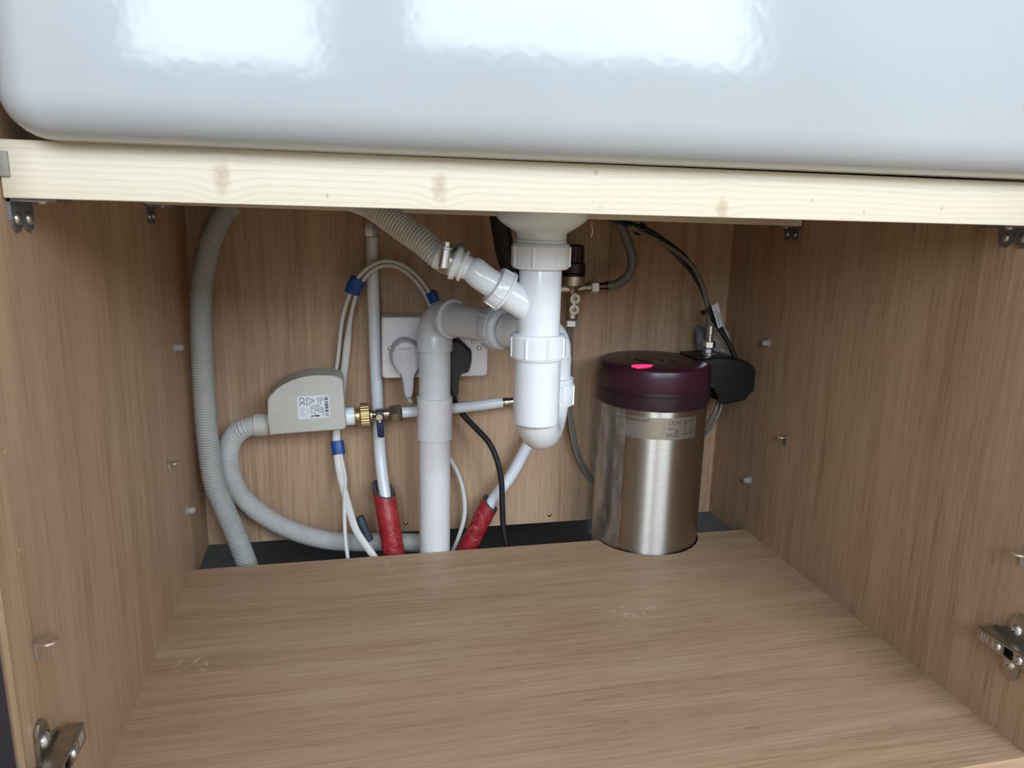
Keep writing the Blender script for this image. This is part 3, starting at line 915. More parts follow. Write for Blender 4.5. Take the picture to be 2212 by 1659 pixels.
sleeve([(826, 1046, .5475), (832, 1080, .539), (838, 1115, .530), (848, 1180, .521), (860, 1250, .513)], .0150, .0098, sp, None,
       lambda th: .004 + .017 * (math.cos(th) * .75) - .006 * math.sin(th) + .004)

hp_ = pipe_thing('water_pipe', 'level white water pipe running behind the waste pipe to a curved red-sleeved end', U(1010, 1187, .55))
hp1 = PX([(862, 891.5, YA), (900, 889, .543), (950, 884.5, .546), (1000, 880, .548), (1084, 869.5, .551)])
mk('pipe', tube(B(), spline(hp1, .01), .0074, 24), PIPE, hp_)
fa, fb = U(1083, 869.6, .551), U(1106, 867, .552)
fd = (fb - fa).normalized()
mk('push_fitting', lathe(B(), [(-.001, .0058), (.002, .0058), (.003, .0068), (.009, .0068), (.010, .0058), (.022, .0058)], fa, fd, 24), CHROME, hp_)
cp = spline([fa + fd * .018, U(1128, 866, .553), U(1155, 872, .555), U(1167, 892, .556), U(1162, 918, .556)], .005)
mk('elbow_fitting', tube(B(), cp, .0066, 20), CHROME, hp_)
cp = spline(PX([(1163, 915, .556), (1150, 942, .556), (1135, 970, .5555), (1122, 995, .555), (1102, 1030, .553), (1078, 1062, .551), (1056, 1094, .550), (1030, 1140, .548), (1003, 1200, .545)]), .005)
mk('curved_pipe', tube(B(), cp, .0084, 24), PIPE, hp_)
sleeve([(1062, 1082, .5505), (1048, 1108, .549), (1030, 1143, .548), (1010, 1184, .546), (985, 1240, .543)], .0135, .0092, hp_, None,
       lambda th: .005 + .004 * math.cos(th) - .004 * math.sin(th))

# ------------------------------------------------------------------ power socket and plugs
YP = DB - .052
sk = thing('power_socket', 'white surface-mounted double power socket on the back panel', 'socket', U(936, 815, YP))
c0, c1 = U(823.5, 685, YP), U(1053.5, 813, YP)
scx, scz = (c0.x + c1.x) / 2, (c0.z + c1.z) / 2
shx, shz = (c1.x - c0.x) / 2, (c0.z - c1.z) / 2
def yring(cx_, cz_, hx_, hz_, r, y): return [V((cx_ + a, y, cz_ + b)) for a, b in rrect(hx_, hz_, r, 5)]
bm = loft(B(), [yring(scx, scz, shx * .985, shz * .985, .004, DB), yring(scx, scz, shx * .985, shz * .985, .004, YP + .008)])
mk('back_box', bm, SOCK, sk)
bm = loft(B(), [yring(scx, scz, shx, shz, .005, YP + .0085), yring(scx, scz, shx, shz, .005, YP + .0025), yring(scx, scz, shx - .0012, shz - .0012, .0045, YP + .0006), yring(scx, scz, shx - .003, shz - .003, .004, YP)])
plate = mk('face_plate', bm, SOCK, sk)
for u, v in ((843, 753), (1035, 752)): dome_screw(U(u, v, YP), V((0, -1, 0)), .0034, SPARK, plate)
p = U(1029, 735.5, YP)
bm = loft(B(), [yring(p.x, p.z, .0066, .0052, .001, YP + .001), yring(p.x, p.z, .0066, .0052, .001, YP - .0012), yring(p.x, p.z, .0056, .0042, .001, YP - .002)])
mk('rocker_switch', bm, SOCK, sk)

def plug(name, label, outline, thick, m, cable_px, rc, cm, parent_base, steps=((0, 1.), (.55, 1.), (.8, .93), (.95, .80), (1., .62))):
    t = thing(name, label, 'plug', parent_base)
    P = [U(u, v, YP) for u, v in outline]
    n = len(P); c = sum(P, V()) / n
    rings = []
    for f, s in steps:
        rings.append([V((c.x + (p.x - c.x) * (1 - (1 - s) * .75), YP - thick * f + .0003, c.z + (p.z - c.z) * (1 - (1 - s) * .55))) for p in P])
    mk('plug_body', loft(B(), rings), m, t, sharp=30)
    return t
ow = [(872, 727), (884, 729), (896, 735), (905, 747), (909, 765), (907, 782), (902, 793), (896, 803), (893, 812), (892, 836), (889, 852), (885, 857), (875, 857), (871, 850), (868, 830), (865, 812), (861, 803), (852, 793), (844, 780), (840.5, 766), (842, 752), (849, 739), (860, 730)]
w_ = plug('plug', 'grey-white moulded mains plug in the left socket outlet', ow, .0225, PLUGW, None, 0, None, U(875, 857, YP - .01))
mk('finger_grip', tube(B(), spline(PX([(861, 753, YP - .0222), (875, 754.5, YP - .0226), (893, 752.5, YP - .0222)]), .002), .0012, 8), PLUGW, w_)
for k, vv in enumerate((836, 843, 850)):
    for du in (-1, 1):
        q = U(880 + du * (5.2 - k * .5), vv, YP - .0165)
        mk('strain_relief_slot', rbox(B(), q - V((.0023 - k * .0003, .0012, .0010)), q + V((.0023 - k * .0003, .0028, .0010)), .0004, 2), PLUGW, w_)
cw = PX([(879, 852, YP - .009), (885, 863, YP - .006), (893, 875, .562), (915, 905, .570), (945, 950, .574), (970, 988, .575), (990, 1025, .574), (1002, 1070, .571), (1003, 1115, .566), (991, 1160, .564), (975, 1200, .562), (962, 1250, .560)])
mk('cable', tube(B(), spline(cw, .005), .0034, 14), CABLE, w_)
okb = [(966, 727), (991, 730), (1003, 741), (1016, 754), (1017, 768), (1016, 781), (1012, 797), (1007, 801), (996, 803), (991, 810), (989, 820), (988, 838), (986, 851), (974, 851), (971, 838), (968, 820), (963, 806), (952, 800), (941, 796), (938, 780), (938, 756), (948, 741)]
k_ = plug('plug', 'black mains plug in the right socket outlet behind the waste pipe', okb, .0172, BLACK, None, 0, None, U(980, 851, YP - .01),
          ((0, 1.), (.5, 1.), (.62, .94), (.9, .86), (1., .78)))
ck = PX([(980, 845, YP - .009), (981, 857, YP + .008), (985, 872, .567), (1003, 899, .562), (1030, 927, .550), (1056, 956, .538), (1074, 995, .530), (1083, 1040, .526), (1085, 1090, .524), (1087, 1135, .522), (1094, 1180, .518), (1102, 1230, .512)])
mk('cable', tube(B(), spline(ck, .005), .0040, 14), BLACKR, k_)

# ------------------------------------------------------------------ taped pair of white cables
cbt = thing('cable_pair', 'pair of flat white cables looping over the upright pipe with blue tape', 'cable', U(747, 1200, .505))
YC = .552
sa = [(752, 1260, .487), (751, 1204, .499), (747, 1175, .505), (744, 1119, .521), (744, 1074, .536), (746, 1036, .549), (741, 1005, .560), (736, 983, .564), (733, 965, .568), (731, 935, .5745), (729, 880, .5775), (724, 820, .578), (729.5, 778, .577), (739.5, 690, .572), (752, 645, .564), (767, 610, .558), (785, 587, YC), (806, 571, YC - .002), (833, 563, YC - .002), (860, 568, YC), (885, 582, .558), (908, 604, .565), (926, 630, .570), (938, 660, .573), (941, 680, .574)]
sb = [(845, 1260, .482), (806, 1200, .497), (788, 1175, .503), (770, 1147, .511), (759, 1117, .521), (747, 1074, .537), (737, 1036, .550), (731, 1005, .560), (728, 983, .564), (727, 965, .568), (726, 935, .5745), (735, 880, .5775), (741, 820, .578), (746.5, 778, .577), (757, 690, .572), (767, 645, .564), (778, 617, .558), (793, 595, YC), (812, 580, YC - .002), (835, 573, YC - .002), (858, 577, YC), (879, 590, .558), (900, 611, .565), (918, 636, .570), (930, 664, .573), (934, 682, .574)]
mk('flat_cable', tube(B(), spline(PX(sa), .005), .003, 14, flat=(.0027, .0026), ref=V((0, -1, 0))), CABLE, cbt)
mk('flat_cable', tube(B(), spline(PX(sb), .005), .003, 14, flat=lambda f: (.0050 - .0023 * min(1, max(0, (f - .60) / .06)), .0026), ref=V((0, -1, 0))), CABLE, cbt)
for pth, w in (([(760, 633, .562), (766, 618, .558), (774, 602, .555)], .0100), ([(929, 631, .5685), (934, 641, .570), (938, 652, .571)], .0072), ([(728, 952, .5715), (730, 966, .5685), (732, 982, .564)], .0088)):
    mk('tape_wrap', tube(B(), spline(PX(pth), .003), .004, 20, flat=(w, .0044), ref=V((0, -1, 0))), TAPE, cbt)
ts = thing('cable_sleeve', 'dark slate tape sleeve lying against the corrugated hose', 'tape', U(795, 1172, .53))
pth = spline(PX([(777, 1116, .532), (784, 1136, .530), (796, 1166, .528)]), .003)
mk('sleeve', tube(B(), pth, [.0058 + .0012 * i / (len(pth) - 1) for i in range(len(pth))], 14), TAPE_D, ts)
d_ = (pth[-1] - pth[-2]).normalized()
mk('end_plug', lathe(B(), [(-.001, .0068), (.0012, .0066), (.002, .0045)], pth[-1], d_, 20), NAVYB, ts)

# ------------------------------------------------------------------ black conduit behind the trap
cq = PX([(1074, 440, .505), (1079, 470, .505), (1085, 510, .507), (1093, 550, .509), (1106, 590, .513), (1126, 630, .520), (1150, 680, .530), (1160, 715, .536), (1166, 757, .552)])
cq.append(V((cq[-1].x + .001, .574, cq[-1].z - .0065))); cq.append(V((cq[-1].x, DB - .0012, cq[-1].z)))
pth = spline(cq, .0007)
rad = [.0126 - (.0004 if (i // 2) % 2 else 0) for i in range(len(pth))]
tag(mk('conduit', tube(B(), pth, rad, 20), BLACKR), 'black ribbed conduit dropping behind the trap beside the funnel', 'conduit')

# ------------------------------------------------------------------ inlet valve group
YV = .548
AUBC = plain('aubergine_cap', '#3a1d2e', .38, var=.06)
iv2 = thing('inlet_valve', 'nickel inlet valve block with dark aubergine cap behind the trap', 'valve', U(1234, 705, YV))
def zc_(v): return zz(1238, v, YV)
vc = V((U(1237, 600, YV).x, YV, 0))
vb_ = V((U(1236, 660, YV).x, YV, 0))
mk('cap', lathe(B(), [(zc_(590), .0155), (zc_(588), .0172), (zc_(569), .0172), (zc_(567), .0150), (zc_(566), .0142), (zc_(532), .0136), (zc_(529), .0120), (zc_(528), .009)], vc, ZU, 72,
   lambda th, i, r: r + (.0006 if (3 < i < 6 and int(th / (2 * PI) * 36 + .01) % 2) else 0)), AUBC, iv2)
mk('cap_seal', lathe(B(), [(zc_(596), .0160), (zc_(595), .0168), (zc_(591), .0168), (zc_(590), .0160)], vc, ZU, 48), BLACK, iv2)
bm = lathe(B(), [(zc_(632), .0080), (zc_(622), .0105), (zc_(617), .0158), (zc_(613), .0170), (zc_(596), .0170), (zc_(595), .0160)], vc, ZU, 48)
body = mk('body', bm, SATIN, iv2)
# moulded letter on the body
def bfn(x, y):
    a = x / .0171
    return V((vc.x + .0171 * math.sin(a), vc.y - .0171 * math.cos(a), zc_(610) + y)) + V((0, -.0001, 0))
bm = B(); put_text(bm, 'G', .0085, bfn, -.0020, -.0012); mk('moulded_letter', bm, DULL, iv2, smooth=False)
mk('cross_tube', lathe(B(), [(-.030, .0060), (-.006, .0078), (.006, .0078), (.020, .0060), (.026, .0060)], V((vc.x, YV, zc_(622))), V((1, 0, .05)), 28), SATIN, iv2)
mk('lower_body', lathe(B(), [(zc_(690), .0062), (zc_(686), .0085), (zc_(640), .0085), (zc_(628), .0080)], vb_, ZU, 32), SATIN, iv2)
for v in (645, 668):
    q = U(1240.5 if v == 645 else 1238.5, v, YV - .006)
    mk('test_port', lathe(B(), [(-.002, .0076), (.0040, .0076), (.0046, .0070), (.0046, .0058), (.0040, .0056), (.0040, .0046), (.0048, .0044), (.0048, .0034), (.0036, .0030)], q, V((0, -1, 0)), 32), SATIN, iv2)
    mk('port_core', lathe(B(), [(.0030, .0034), (.0042, .0034), (.0046, .0026)], q, V((0, -1, 0)), 24), DULL, iv2)
qa, qb = U(1240.5, 645, YV - .0075), U(1238.5, 668, YV - .0075)
mk('port_bridge', tube(B(), [qa, qa.lerp(qb, .5), qb], .004, 16, flat=(.0045, .0030), ref=V((0, -1, 0))), SATIN, iv2)
mk('thread', lathe(B(), [(zc_(694), .0042), (zc_(686), .0042)], vb_, ZU, 24), BRASS, iv2)
mk('bottom_nut', hexnut(B(), V((vb_.x - .0010, YV, zc_(705))), ZU, zc_(690) - zc_(705), .0108, V((.3, -1, 0))), SATINW, iv2)
fx0 = U(1266, 620, YV); fx1 = U(1312, 617, YV)
fdir = (fx1 - fx0).normalized()
def fl(u): return (U(u, 618, YV) - fx0).dot(fdir)
mk('side_thread', lathe(B(), [(-.002, .0055), (fl(1276), .0055)], fx0, fdir, 24), BRASS, iv2)
mk('side_nut', hexnut(B(), fx0 + fdir * fl(1274), fdir, fl(1291) - fl(1274), .0108, V((0, -.9, .5))), SATINW, iv2)

bh = thing('braided_hose', 'thick steel-braided hose curving up from the inlet valve', 'hose', U(1345, 612, YV))
mk('ferrule', lathe(B(), [(fl(1291), .0045), (fl(1292), .0052), (fl(1308), .0052), (fl(1309), .0064), (fl(1316), .0064), (fl(1317), .0058)], fx0, fdir, 28), plain('bronze_ferrule', '#7b6156', .3, 1.), bh)
pth = spline(PX([(1312, 617, YV), (1328, 615, .547), (1347, 605, .545), (1361, 588, .543), (1366, 565, .541), (1362, 540, .539), (1353, 514, .537), (1341, 488, .535), (1325, 455, .53)]), .003)
mk('braid', tube(B(), pth, .0066, 20), BRAID_S, bh)

dh = thing('tank_feed_hose', 'pair of thin grey braided feed hoses drooping behind the trap', 'hose', U(1275, 1035, .565))
for du, dy in ((-2.5, 0), (3, .004)):
    pth = spline(PX([(1231 + du, 706, YV + dy), (1231 + du, 760, .555 + dy), (1230 + du, 830, .562 + dy), (1231 + du, 890, .566 + dy), (1238 + du, 945, .568 + dy), (1251 + du, 990, .569 + dy), (1272 + du, 1028, .570 + dy), (1300 + du, 1052, .5765), (1330, 1070, .580)]), .004)
    mk('hose_strand', tube(B(), pth, .0026, 12), BRAID_F, dh)

# ------------------------------------------------------------------ boiler tank
tk = thing('boiler_tank', 'brushed steel water boiler tank with dark aubergine lid', 'boiler', (TC.x, TC.y, ZF + .004))
def zt_(v, r): return zz(1420, v, TC.y - r)
LR = .0772
zl0, zl1, zl2, zl3 = zt_(893, LR), zt_(861, LR), zt_(853, LR), zt_(803, LR * .97)
body = mk('tank_body', lathe(B(), [(ZF + .004, .070), (ZF + .008, TR), (zl0 + .002, TR)], TC, ZU, 128), STEEL, tk)
mk('lid_skirt', lathe(B(), [(zl0, .072), (zl0, LR - .0004), (zl0 + .002, LR), (zl1 - .0012, LR), (zl1 - .0004, LR - .0012)], TC, ZU, 128), AUB2, tk)
mk('lid_groove', lathe(B(), [(zl1 - .0006, .072), (zl1 - .0005, LR - .0007), (zl2 + .0002, LR - .0009), (zl2 + .0004, .072)], TC, ZU, 128), AUB2, tk)
ZT = zl3 + .0022
lid = mk('lid', lathe(B(), [(zl2, .072), (zl2 + .0003, LR - .0006), (zl2 + .0015, LR), (zl3 - .0035, LR - .0012), (zl3 - .0012, LR - .0022), (zl3 + .0004, LR - .0048), (zl3 + .0016, LR - .012), (ZT, .040), (ZT, .0392), (ZT - .0008, .0388), (ZT - .0008, .0380), (ZT, .0376), (ZT, .0)], TC, ZU, 128), AUB, tk)
# recessed emblem: dark disc with a notch, as on the photo
pts = []
for k in range(41):
    a = math.radians(-78 + (-360 + 2 * 12 - 0) * k / 40) + math.radians(0)
    pts.append((.028 * math.cos(a), .028 * math.sin(a)))
oc = arc(0, 0, .0285, -62, 242, 40) + [(-.0115, -.020), (-.004, -.0225), (.000, -.0125), (.0045, -.0115), (.004, -.0205), (.009, -.0225)]
bm = prism(B(), [V((TC.x + a, TC.y + b, ZT + .0001)) for a, b in oc], (0, 0, .0008))
mk('emblem', bm, AUB2, tk, smooth=False)
# red indicator
LP = UZ(1387, 791, ZT)
t = LEDT
t.set(Base_Color=lin('#5a1020'), Roughness=.3, Emission_Color=(1., .015, .09, 1), Emission_Strength=2.2)
oc = [(.0125 * math.cos(a) * (1 + .16 * math.sin(3 * a + .6) + .10 * math.sin(7 * a)), .0075 * math.sin(a) * (1 + .16 * math.cos(2 * a) + .08 * math.sin(9 * a))) for a in [2 * PI * k / 40 for k in range(40)]]
bm = prism(B(), [V((LP.x + a, LP.y + b, zl3 + .0002)) for a, b in oc], (0, 0, .0030), 0.)
mk('indicator_light', bm, LEDT.m, tk, label='glowing red status light on the lid', smooth=False)
# connection housing on the right
hy0, hy1 = .478, .540
def hz(v, u=1570, y=.500): return zz(u, v, y)
x0, x1 = TC.x + .055, W - .008
o1 = [(x0, hz(822)), (x0, hz(768)), (x0 + .03, hz(766)), (.722, hz(768)), (.742, hz(776)), (.7515, hz(785)), (x1, hz(797)), (x1, hz(831)), (.7525, hz(834)), (.750, hz(846)), (.7435, hz(858)), (.712, hz(866)), (.700, hz(856)), (.697, hz(826))]
bm = prism(B(), [V((x, hy0, z)) for x, z in o1], (0, hy1 - hy0, 0), .0035, 3, True)
mk('connection_housing', bm, BLACK, tk)
# rating print on the tank body
def cyl(s, h):
    a = s / TR
    return V((TC.x + (TR + .00022) * math.sin(a), TC.y - (TR + .00022) * math.cos(a), h))
def s_of(u, v):
    # pixel on the tank wall -> arc length and height
    d = ray(u, v); ox, oy = CAM.x - TC.x, CAM.y - TC.y
    A_ = d.x ** 2 + d.y ** 2; B_ = 2 * (ox * d.x + oy * d.y); C_ = ox ** 2 + oy ** 2 - TR ** 2
    tt = (-B_ - math.sqrt(max(B_ * B_ - 4 * A_ * C_, 0))) / (2 * A_)
    q = CAM + d * tt
    return math.atan2(q.x - TC.x, -(q.y - TC.y)) * TR, q.z
(sl0, hl0), (sl1, hl1) = s_of(1331, 905), s_of(1500, 945)
ml = s_of(1415, 950)[1]; mu = s_of(1415, 903)[1]
t = NT('rating_band_foil'); t.set(Base_Color=lin('#a59d90'), Metallic=.85, Roughness=.42); t.bump(t.noise(t.obj(), 200, 2), .05, .0003); BAND = t.m
bm = B()
def cyl0(s, h):
    a = s / TR; return V((TC.x + (TR + .00012) * math.sin(a), TC.y - (TR + .00012) * math.cos(a), h))
put_rect(bm, sl0, ml, sl1, mu, cyl0, 36)
mk('rating_band', bm, BAND, tk, fix=False)
Hb = mu - ml
bm = B()
def at_px(u): return s_of(u, 925)[0]
for k, (tx, sz) in enumerate((('HVRFDBB000347', .0062),)):
    put_text(bm, tx, sz, cyl, sl0 + .002, mu - Hb * .22)
put_ce(bm, at_px(1444), mu - Hb * .30, .0052, cyl)
put_text(bm, 'UK', .0052, cyl, at_px(1489), mu - Hb * .20); put_text(bm, 'CA', .0052, cyl, at_px(1489), mu - Hb * .33)
put_text(bm, 'IP21', .0050, cyl, at_px(1443), mu - Hb * .55)
put_text(bm, 'EAC', .0068, cyl, at_px(1441), mu - Hb * .86)
xa, xb = at_px(1459), at_px(1470)
for q in (.17, .22, .27): put_rect(bm, xa, mu - Hb * (q + .012), xb, mu - Hb * (q - .012), cyl, 4)
put_stroke(bm, [(at_px(1477), mu - Hb * .14), (at_px(1486), mu - Hb * .14), (at_px(1484), mu - Hb * .30), (at_px(1478), mu - Hb * .30), (at_px(1477), mu - Hb * .14)], .0007, cyl)
put_stroke(bm, [(at_px(1477), mu - Hb * .20), (at_px(1485), mu - Hb * .28)], .0009, cyl)
bxs = at_px(1463)
put_stroke(bm, [(bxs - .003, mu - Hb * .54), (bxs + .003, mu - Hb * .72)], .0005, cyl); put_stroke(bm, [(bxs + .003, mu - Hb * .54), (bxs - .003, mu - Hb * .72)], .0005, cyl)
put_stroke(bm, [(bxs - .0022, mu - Hb * .55), (bxs - .0015, mu - Hb * .72), (bxs + .0015, mu - Hb * .72), (bxs + .0022, mu - Hb * .55), (bxs - .0022, mu - Hb * .55)], .0004, cyl)
put_rect(bm, bxs - .003, mu - Hb * .86, bxs + .003, mu - Hb * .82, cyl, 3)
put_stroke(bm, arc(at_px(1494), mu - Hb * .66, .0044, 0, 360, 20), .0008, cyl); put_rect(bm, at_px(1494) - .0008, mu - Hb * .72, at_px(1494) + .0008, mu - Hb * .60, cyl)
put_stroke(bm, [(at_px(1475), mu - Hb * .82), (at_px(1479), mu - Hb * .74), (at_px(1483), mu - Hb * .80), (at_px(1487), mu - Hb * .74)], .0014, cyl)
put_stroke(bm, arc(at_px(1480), mu - Hb * .46, .0018, 0, 360, 10), .0006, cyl); put_stroke(bm, [(at_px(1480), mu - Hb * .5), (at_px(1480), mu - Hb * .64)], .0007, cyl)
mk('rating_print', bm, PRINT, tk, smooth=False, fix=False)['kind'] = 'stuff'
bm = B()
for k, tx in enumerate(('3', '800 kPa (8 bar)', '230 V / 50 Hz', '1600 W')):
    put_text(bm, tx, .0046, cyl, sl0 + .004 + (.011 if k else .0), mu - Hb * (.38 + .15 * k))
for k in range(5): put_rect(bm, sl0 + .001, mu - Hb * (.25 + .15 * k) - .00012, at_px(1395), mu - Hb * (.25 + .15 * k) + .00012, cyl, 14)
def rotf(x, y): return cyl(at_px(1434) - y * 1., mu - Hb * .10 - x)
vs_, fs_ = text_polys('quooker.com', .0040)
b_ = [bm.verts.new(cyl(at_px(1433) + v.y, mu - Hb * .08 - v.x)) for v in vs_]
for f_ in fs_:
    try: bm.faces.new([b_[i] for i in f_])
    except ValueError: pass
mk('rating_print', bm, PRINTG, tk, smooth=False, fix=False)['kind'] = 'stuff'

# fittings, hose and lead on top of the housing
ft = thing('tap_hose', 'thin braided tap hose and black lead arching onto the boiler tank', 'hose', U(1530, 770, .508))
fz = V((U(1530, 770, .508).x, .508, 0))
def zq(v): return zz(1530, v, .508)
mk('base_washer', lathe(B(), [(zq(781), .0050), (zq(779), .0085), (zq(776), .0085), (zq(775), .0045), (zq(767), .0045), (zq(766), .0092), (zq(763), .0092), (zq(762), .0040)], fz, ZU, 32), SPARK, ft)
mk('lower_nut', hexnut(B(), fz + ZU * zq(762), ZU, zq(753) - zq(762), .0066, V((0, -1, 0))), SPARK, ft)
mk('union_nut', hexnut(B(), fz + ZU * zq(751), ZU, zq(736) - zq(751), .0084, V((.1, -1, 0))), SPARK, ft)
mk('fitting_neck', lathe(B(), [(zq(737), .0034), (zq(726), .0034), (zq(725), .0048), (zq(724), .0048), (zq(723), .0042), (zq(704), .0042), (zq(703), .0034)], fz, ZU, 24), SPARK, ft)
hb = [(1531, 706, .508), (1531, 690, .507), (1529, 668, .505), (1524, 640, .502), (1513, 605, .500), (1497, 576, .502), (1474, 553, .506), (1440, 530, .508), (1405, 511, .508), (1370, 493, .510), (1340, 474, .524), (1300, 450, .52)]
mk('braid', tube(B(), spline(PX(hb), .004), .0033, 14), BRAID_F, ft)
hk = [(1589, 775, .502), (1576, 745, .504), (1555, 712, .506), (1541, 690, .506), (1532, 668, .503), (1523, 640, .509), (1513, 612, .510), (1500, 582, .511), (1482, 558, .513), (1462, 540, .512), (1435, 520, .513), (1405, 500, .514), (1375, 488, .513), (1340, 480, .512), (1300, 465, .51)]
hk2 = [(1587, 772, .508), (1568, 730, .512), (1546, 690, .514), (1527, 655, .513), (1513, 618, .513), (1494, 588, .514), (1473, 563, .515), (1450, 540, .519), (1415, 510, .526), (1385, 493, .53), (1330, 470, .53)]
mk('lead', tube(B(), spline(PX(hk), .004), .0034, 14), BLACKR, ft)
mk('lead', tube(B(), spline(PX(hk2), .004), .0030, 14), BLACKR, ft)
def tie(u, v, y, du, dv_, w, h):
    a, b = U(u - du, v - dv_, y), U(u + du, v + dv_, y)
    mk('cable_tie', tube(B(), [a, a.lerp(b, .5), b], .005, 20, flat=(w, h), ref=V((0, -1, 0))), BLACK, ft)
tie(1527, 674, .507, .5, 3.5, .0085, .0075)
tie(1383, 495, .519, 3, 2, .0088, .0125)
# paper tag on the lead
tg_ = thing('paper_tag', 'small white printed paper tag on the black lead above the tank', 'tag', U(1552, 709, .505))
q = [U(1537, 661, .495), U(1551, 654, .498), U(1563.5, 702.5, .498), U(1551.6, 709.8, .495)]
nrm = (q[1] - q[0]).cross(q[3] - q[0]).normalized()
if nrm.y > 0: nrm = -nrm
tgp = mk('tag_paper', prism(B(), q, nrm * -.0004), PAPER, tg_, smooth=False)
exx, eyy = q[3] - q[0], q[1] - q[0]      # text runs down the tag
def tf(x, y): return q[0] + exx.normalized() * x + eyy.normalized() * y + nrm * .00025
bm = B()
vs_, fs_ = text_polys('TPWHCUB', .0052)
LT = exx.length
put_text(bm, 'TPWHCUB', .0048, lambda x, y: tf(LT - x, eyy.length - y), LT * .06, eyy.length * .52)
put_text(bm, '8/0005858', .0042, lambda x, y: tf(LT - x, eyy.length - y), LT * .06, eyy.length * .14)
mk('tag_print', bm, PRINT, tg_, smooth=False, fix=False)['kind'] = 'stuff'
# scrap and plastic bag behind the fittings
def sheet(name, quad, nu, nv, amp, m, seed, label, cat):
    rnd = random.Random(seed)
    bm = B(); g = []
    for i in range(nu + 1):
        row = []
        for j in range(nv + 1):
            a, b = i / nu, j / nv
            p = quad[0].lerp(quad[1], a).lerp(quad[3].lerp(quad[2], a), b)
            row.append(bm.verts.new(p + V((rnd.uniform(-.3, .3), rnd.uniform(-1, 1), rnd.uniform(-.3, .3))) * amp))
        g.append(row)
    for i in range(nu):
        for j in range(nv): bm.faces.new((g[i][j], g[i + 1][j], g[i + 1][j + 1], g[i][j + 1]))
    o = mk(name, bm, m, sharp=80)
    md = o.modifiers.new('thickness', 'SOLIDIFY'); md.thickness = .0003
    return tag(o, label, cat)
sheet('paper_scrap', [U(1503, 702, .566), U(1527, 708, .556), U(1526, 764, .545), U(1506, 762, .552)], 4, 6, .0014, GREYBAG, 4, 'grey crumpled paper scrap behind the tank fittings', 'paper')
sheet('plastic_bag', [U(1542, 712, .528), U(1570, 706, .536), U(1592, 779, .520), U(1540, 762, .5415)], 7, 8, .0035, BAG, 5, 'crumpled clear plastic bag scrap on top of the black housing', 'plastic bag')
# loose clear film round the tank's left flank
bm = B(); rnd = random.Random(11); g = []
zlo, zhi = .002, zl0 - .001
for i in range(15):
    a = math.radians(-100 + 52 * i / 14)
    row = []
    for j in range(26):
        f = j / 25
        rr = TR + .003 + .0065 * max(0, 1 - i / 9) * (.6 + .4 * math.sin(f * 9 + i)) + .0012 * math.sin(f * 21 + i * 1.3)
        row.append(bm.verts.new((TC.x + rr * math.sin(a), TC.y - rr * math.cos(a), zlo + (zhi - zlo) * f)))
    g.append(row)
for i in range(14):
    for j in range(25): bm.faces.new((g[i][j], g[i + 1][j], g[i + 1][j + 1], g[i][j + 1]))
tag(mk('plastic_film', bm, FILM), 'loose clear protective film hanging on the left of the steel tank', 'plastic film')
# drain hoses below the housing
d2 = thing('tank_drain_hose', 'thin pale braided hoses looping from the black housing behind the tank', 'hose', U(1530, 935, .53))
for pts_ in ([(1559, 838, .510), (1560, 860, .511), (1556, 885, .514), (1545, 908, .520), (1528, 932, .530), (1505, 955, .545)], [(1552, 866, .512), (1546, 885, .516), (1536, 903, .522), (1522, 922, .532), (1500, 945, .548)]):
    mk('hose_strand', tube(B(), spline(PX(pts_), .004), .0027, 12), BRAID_F, d2)

# ------------------------------------------------------------------ shelf pegs
def metal_peg(P, side, label, s=1.):
    t = thing('shelf_peg', label, 'shelf peg', P - ZU * .009 * s, 'metal spade shelf pegs in the side panels')
    n = V((side, 0, 0)); y = V((0, 1, 0))
    hw = .0022 * s
    oc = [(-hw, 0), (hw, 0)] + [(hw * math.cos(a), -.008 * s + hw * math.sin(a)) for a in [-PI * k / 8 for k in range(1, 8)]]
    bm = prism(B(), [P + y * a + ZU * b for a, b in oc], n * (.0016 * s), .0004, 1)
    mk('wall_tab', bm, SPARK, t)
    hw = .0048 * s
    oc = [(0, -hw * .7), (0, hw * .7)] + [(.0062 * s + hw * 1.12 * math.sin(a), hw * 1.12 * math.cos(a)) for a in [PI * (k / 12 * 1.3 - .15) for k in range(0, 13)]]
    bm = prism(B(), [P + n * a + y * b - ZU * .0004 for a, b in oc], ZU * (.0016 * s), .0004, 1)
    mk('tongue', bm, SPARK, t)
    bm = lathe(B(), [(-.004, .0024), (.0015, .0024)], P - ZU * .004, n, 16); mk('pin', bm, SPARK, t)
metal_peg(UX(73, 1388, 0), 1, 'metal spade peg above the hinge on the left panel', 1.25)
metal_peg(UX(362, 1001, 0), 1, 'metal spade peg on the left panel near the corrugated hose', 1.1)
metal_peg(UX(1699, 944, W), -1, 'metal spade peg on the right panel beside the boiler tank', 1.2)
metal_peg(UX(2216, 1195, W), -1, 'metal spade peg above the hinge on the right panel', 1.25)
def clear_peg(P, side, label):
    t = thing('clear_peg', label, 'shelf peg', P - ZU * .004, 'clear plastic pegs in the side panels')
    n = V((side, 0, 0))
    mk('flange', lathe(B(), [(-.001, .0062), (.0012, .0062), (.0018, .0052)], P, n, 24), CLEAR, t)
    mk('stud', lathe(B(), [(.0010, .0048), (.0070, .0046), (.0092, .0036), (.0102, .0018)], P, n, 24), CLEAR, t)
clear_peg(UX(377, 751, 0), 1, 'clear plastic peg high on the left panel beside the drain hose')
clear_peg(UX(404, 1103, 0), 1, 'clear plastic peg low on the left panel beside the drain hose')
clear_peg(UX(1660, 741, W), -1, 'clear plastic peg on the right panel above the black housing')
clear_peg(UX(1619, 1037, W), -1, 'clear plastic peg low on the right panel beside the tank')

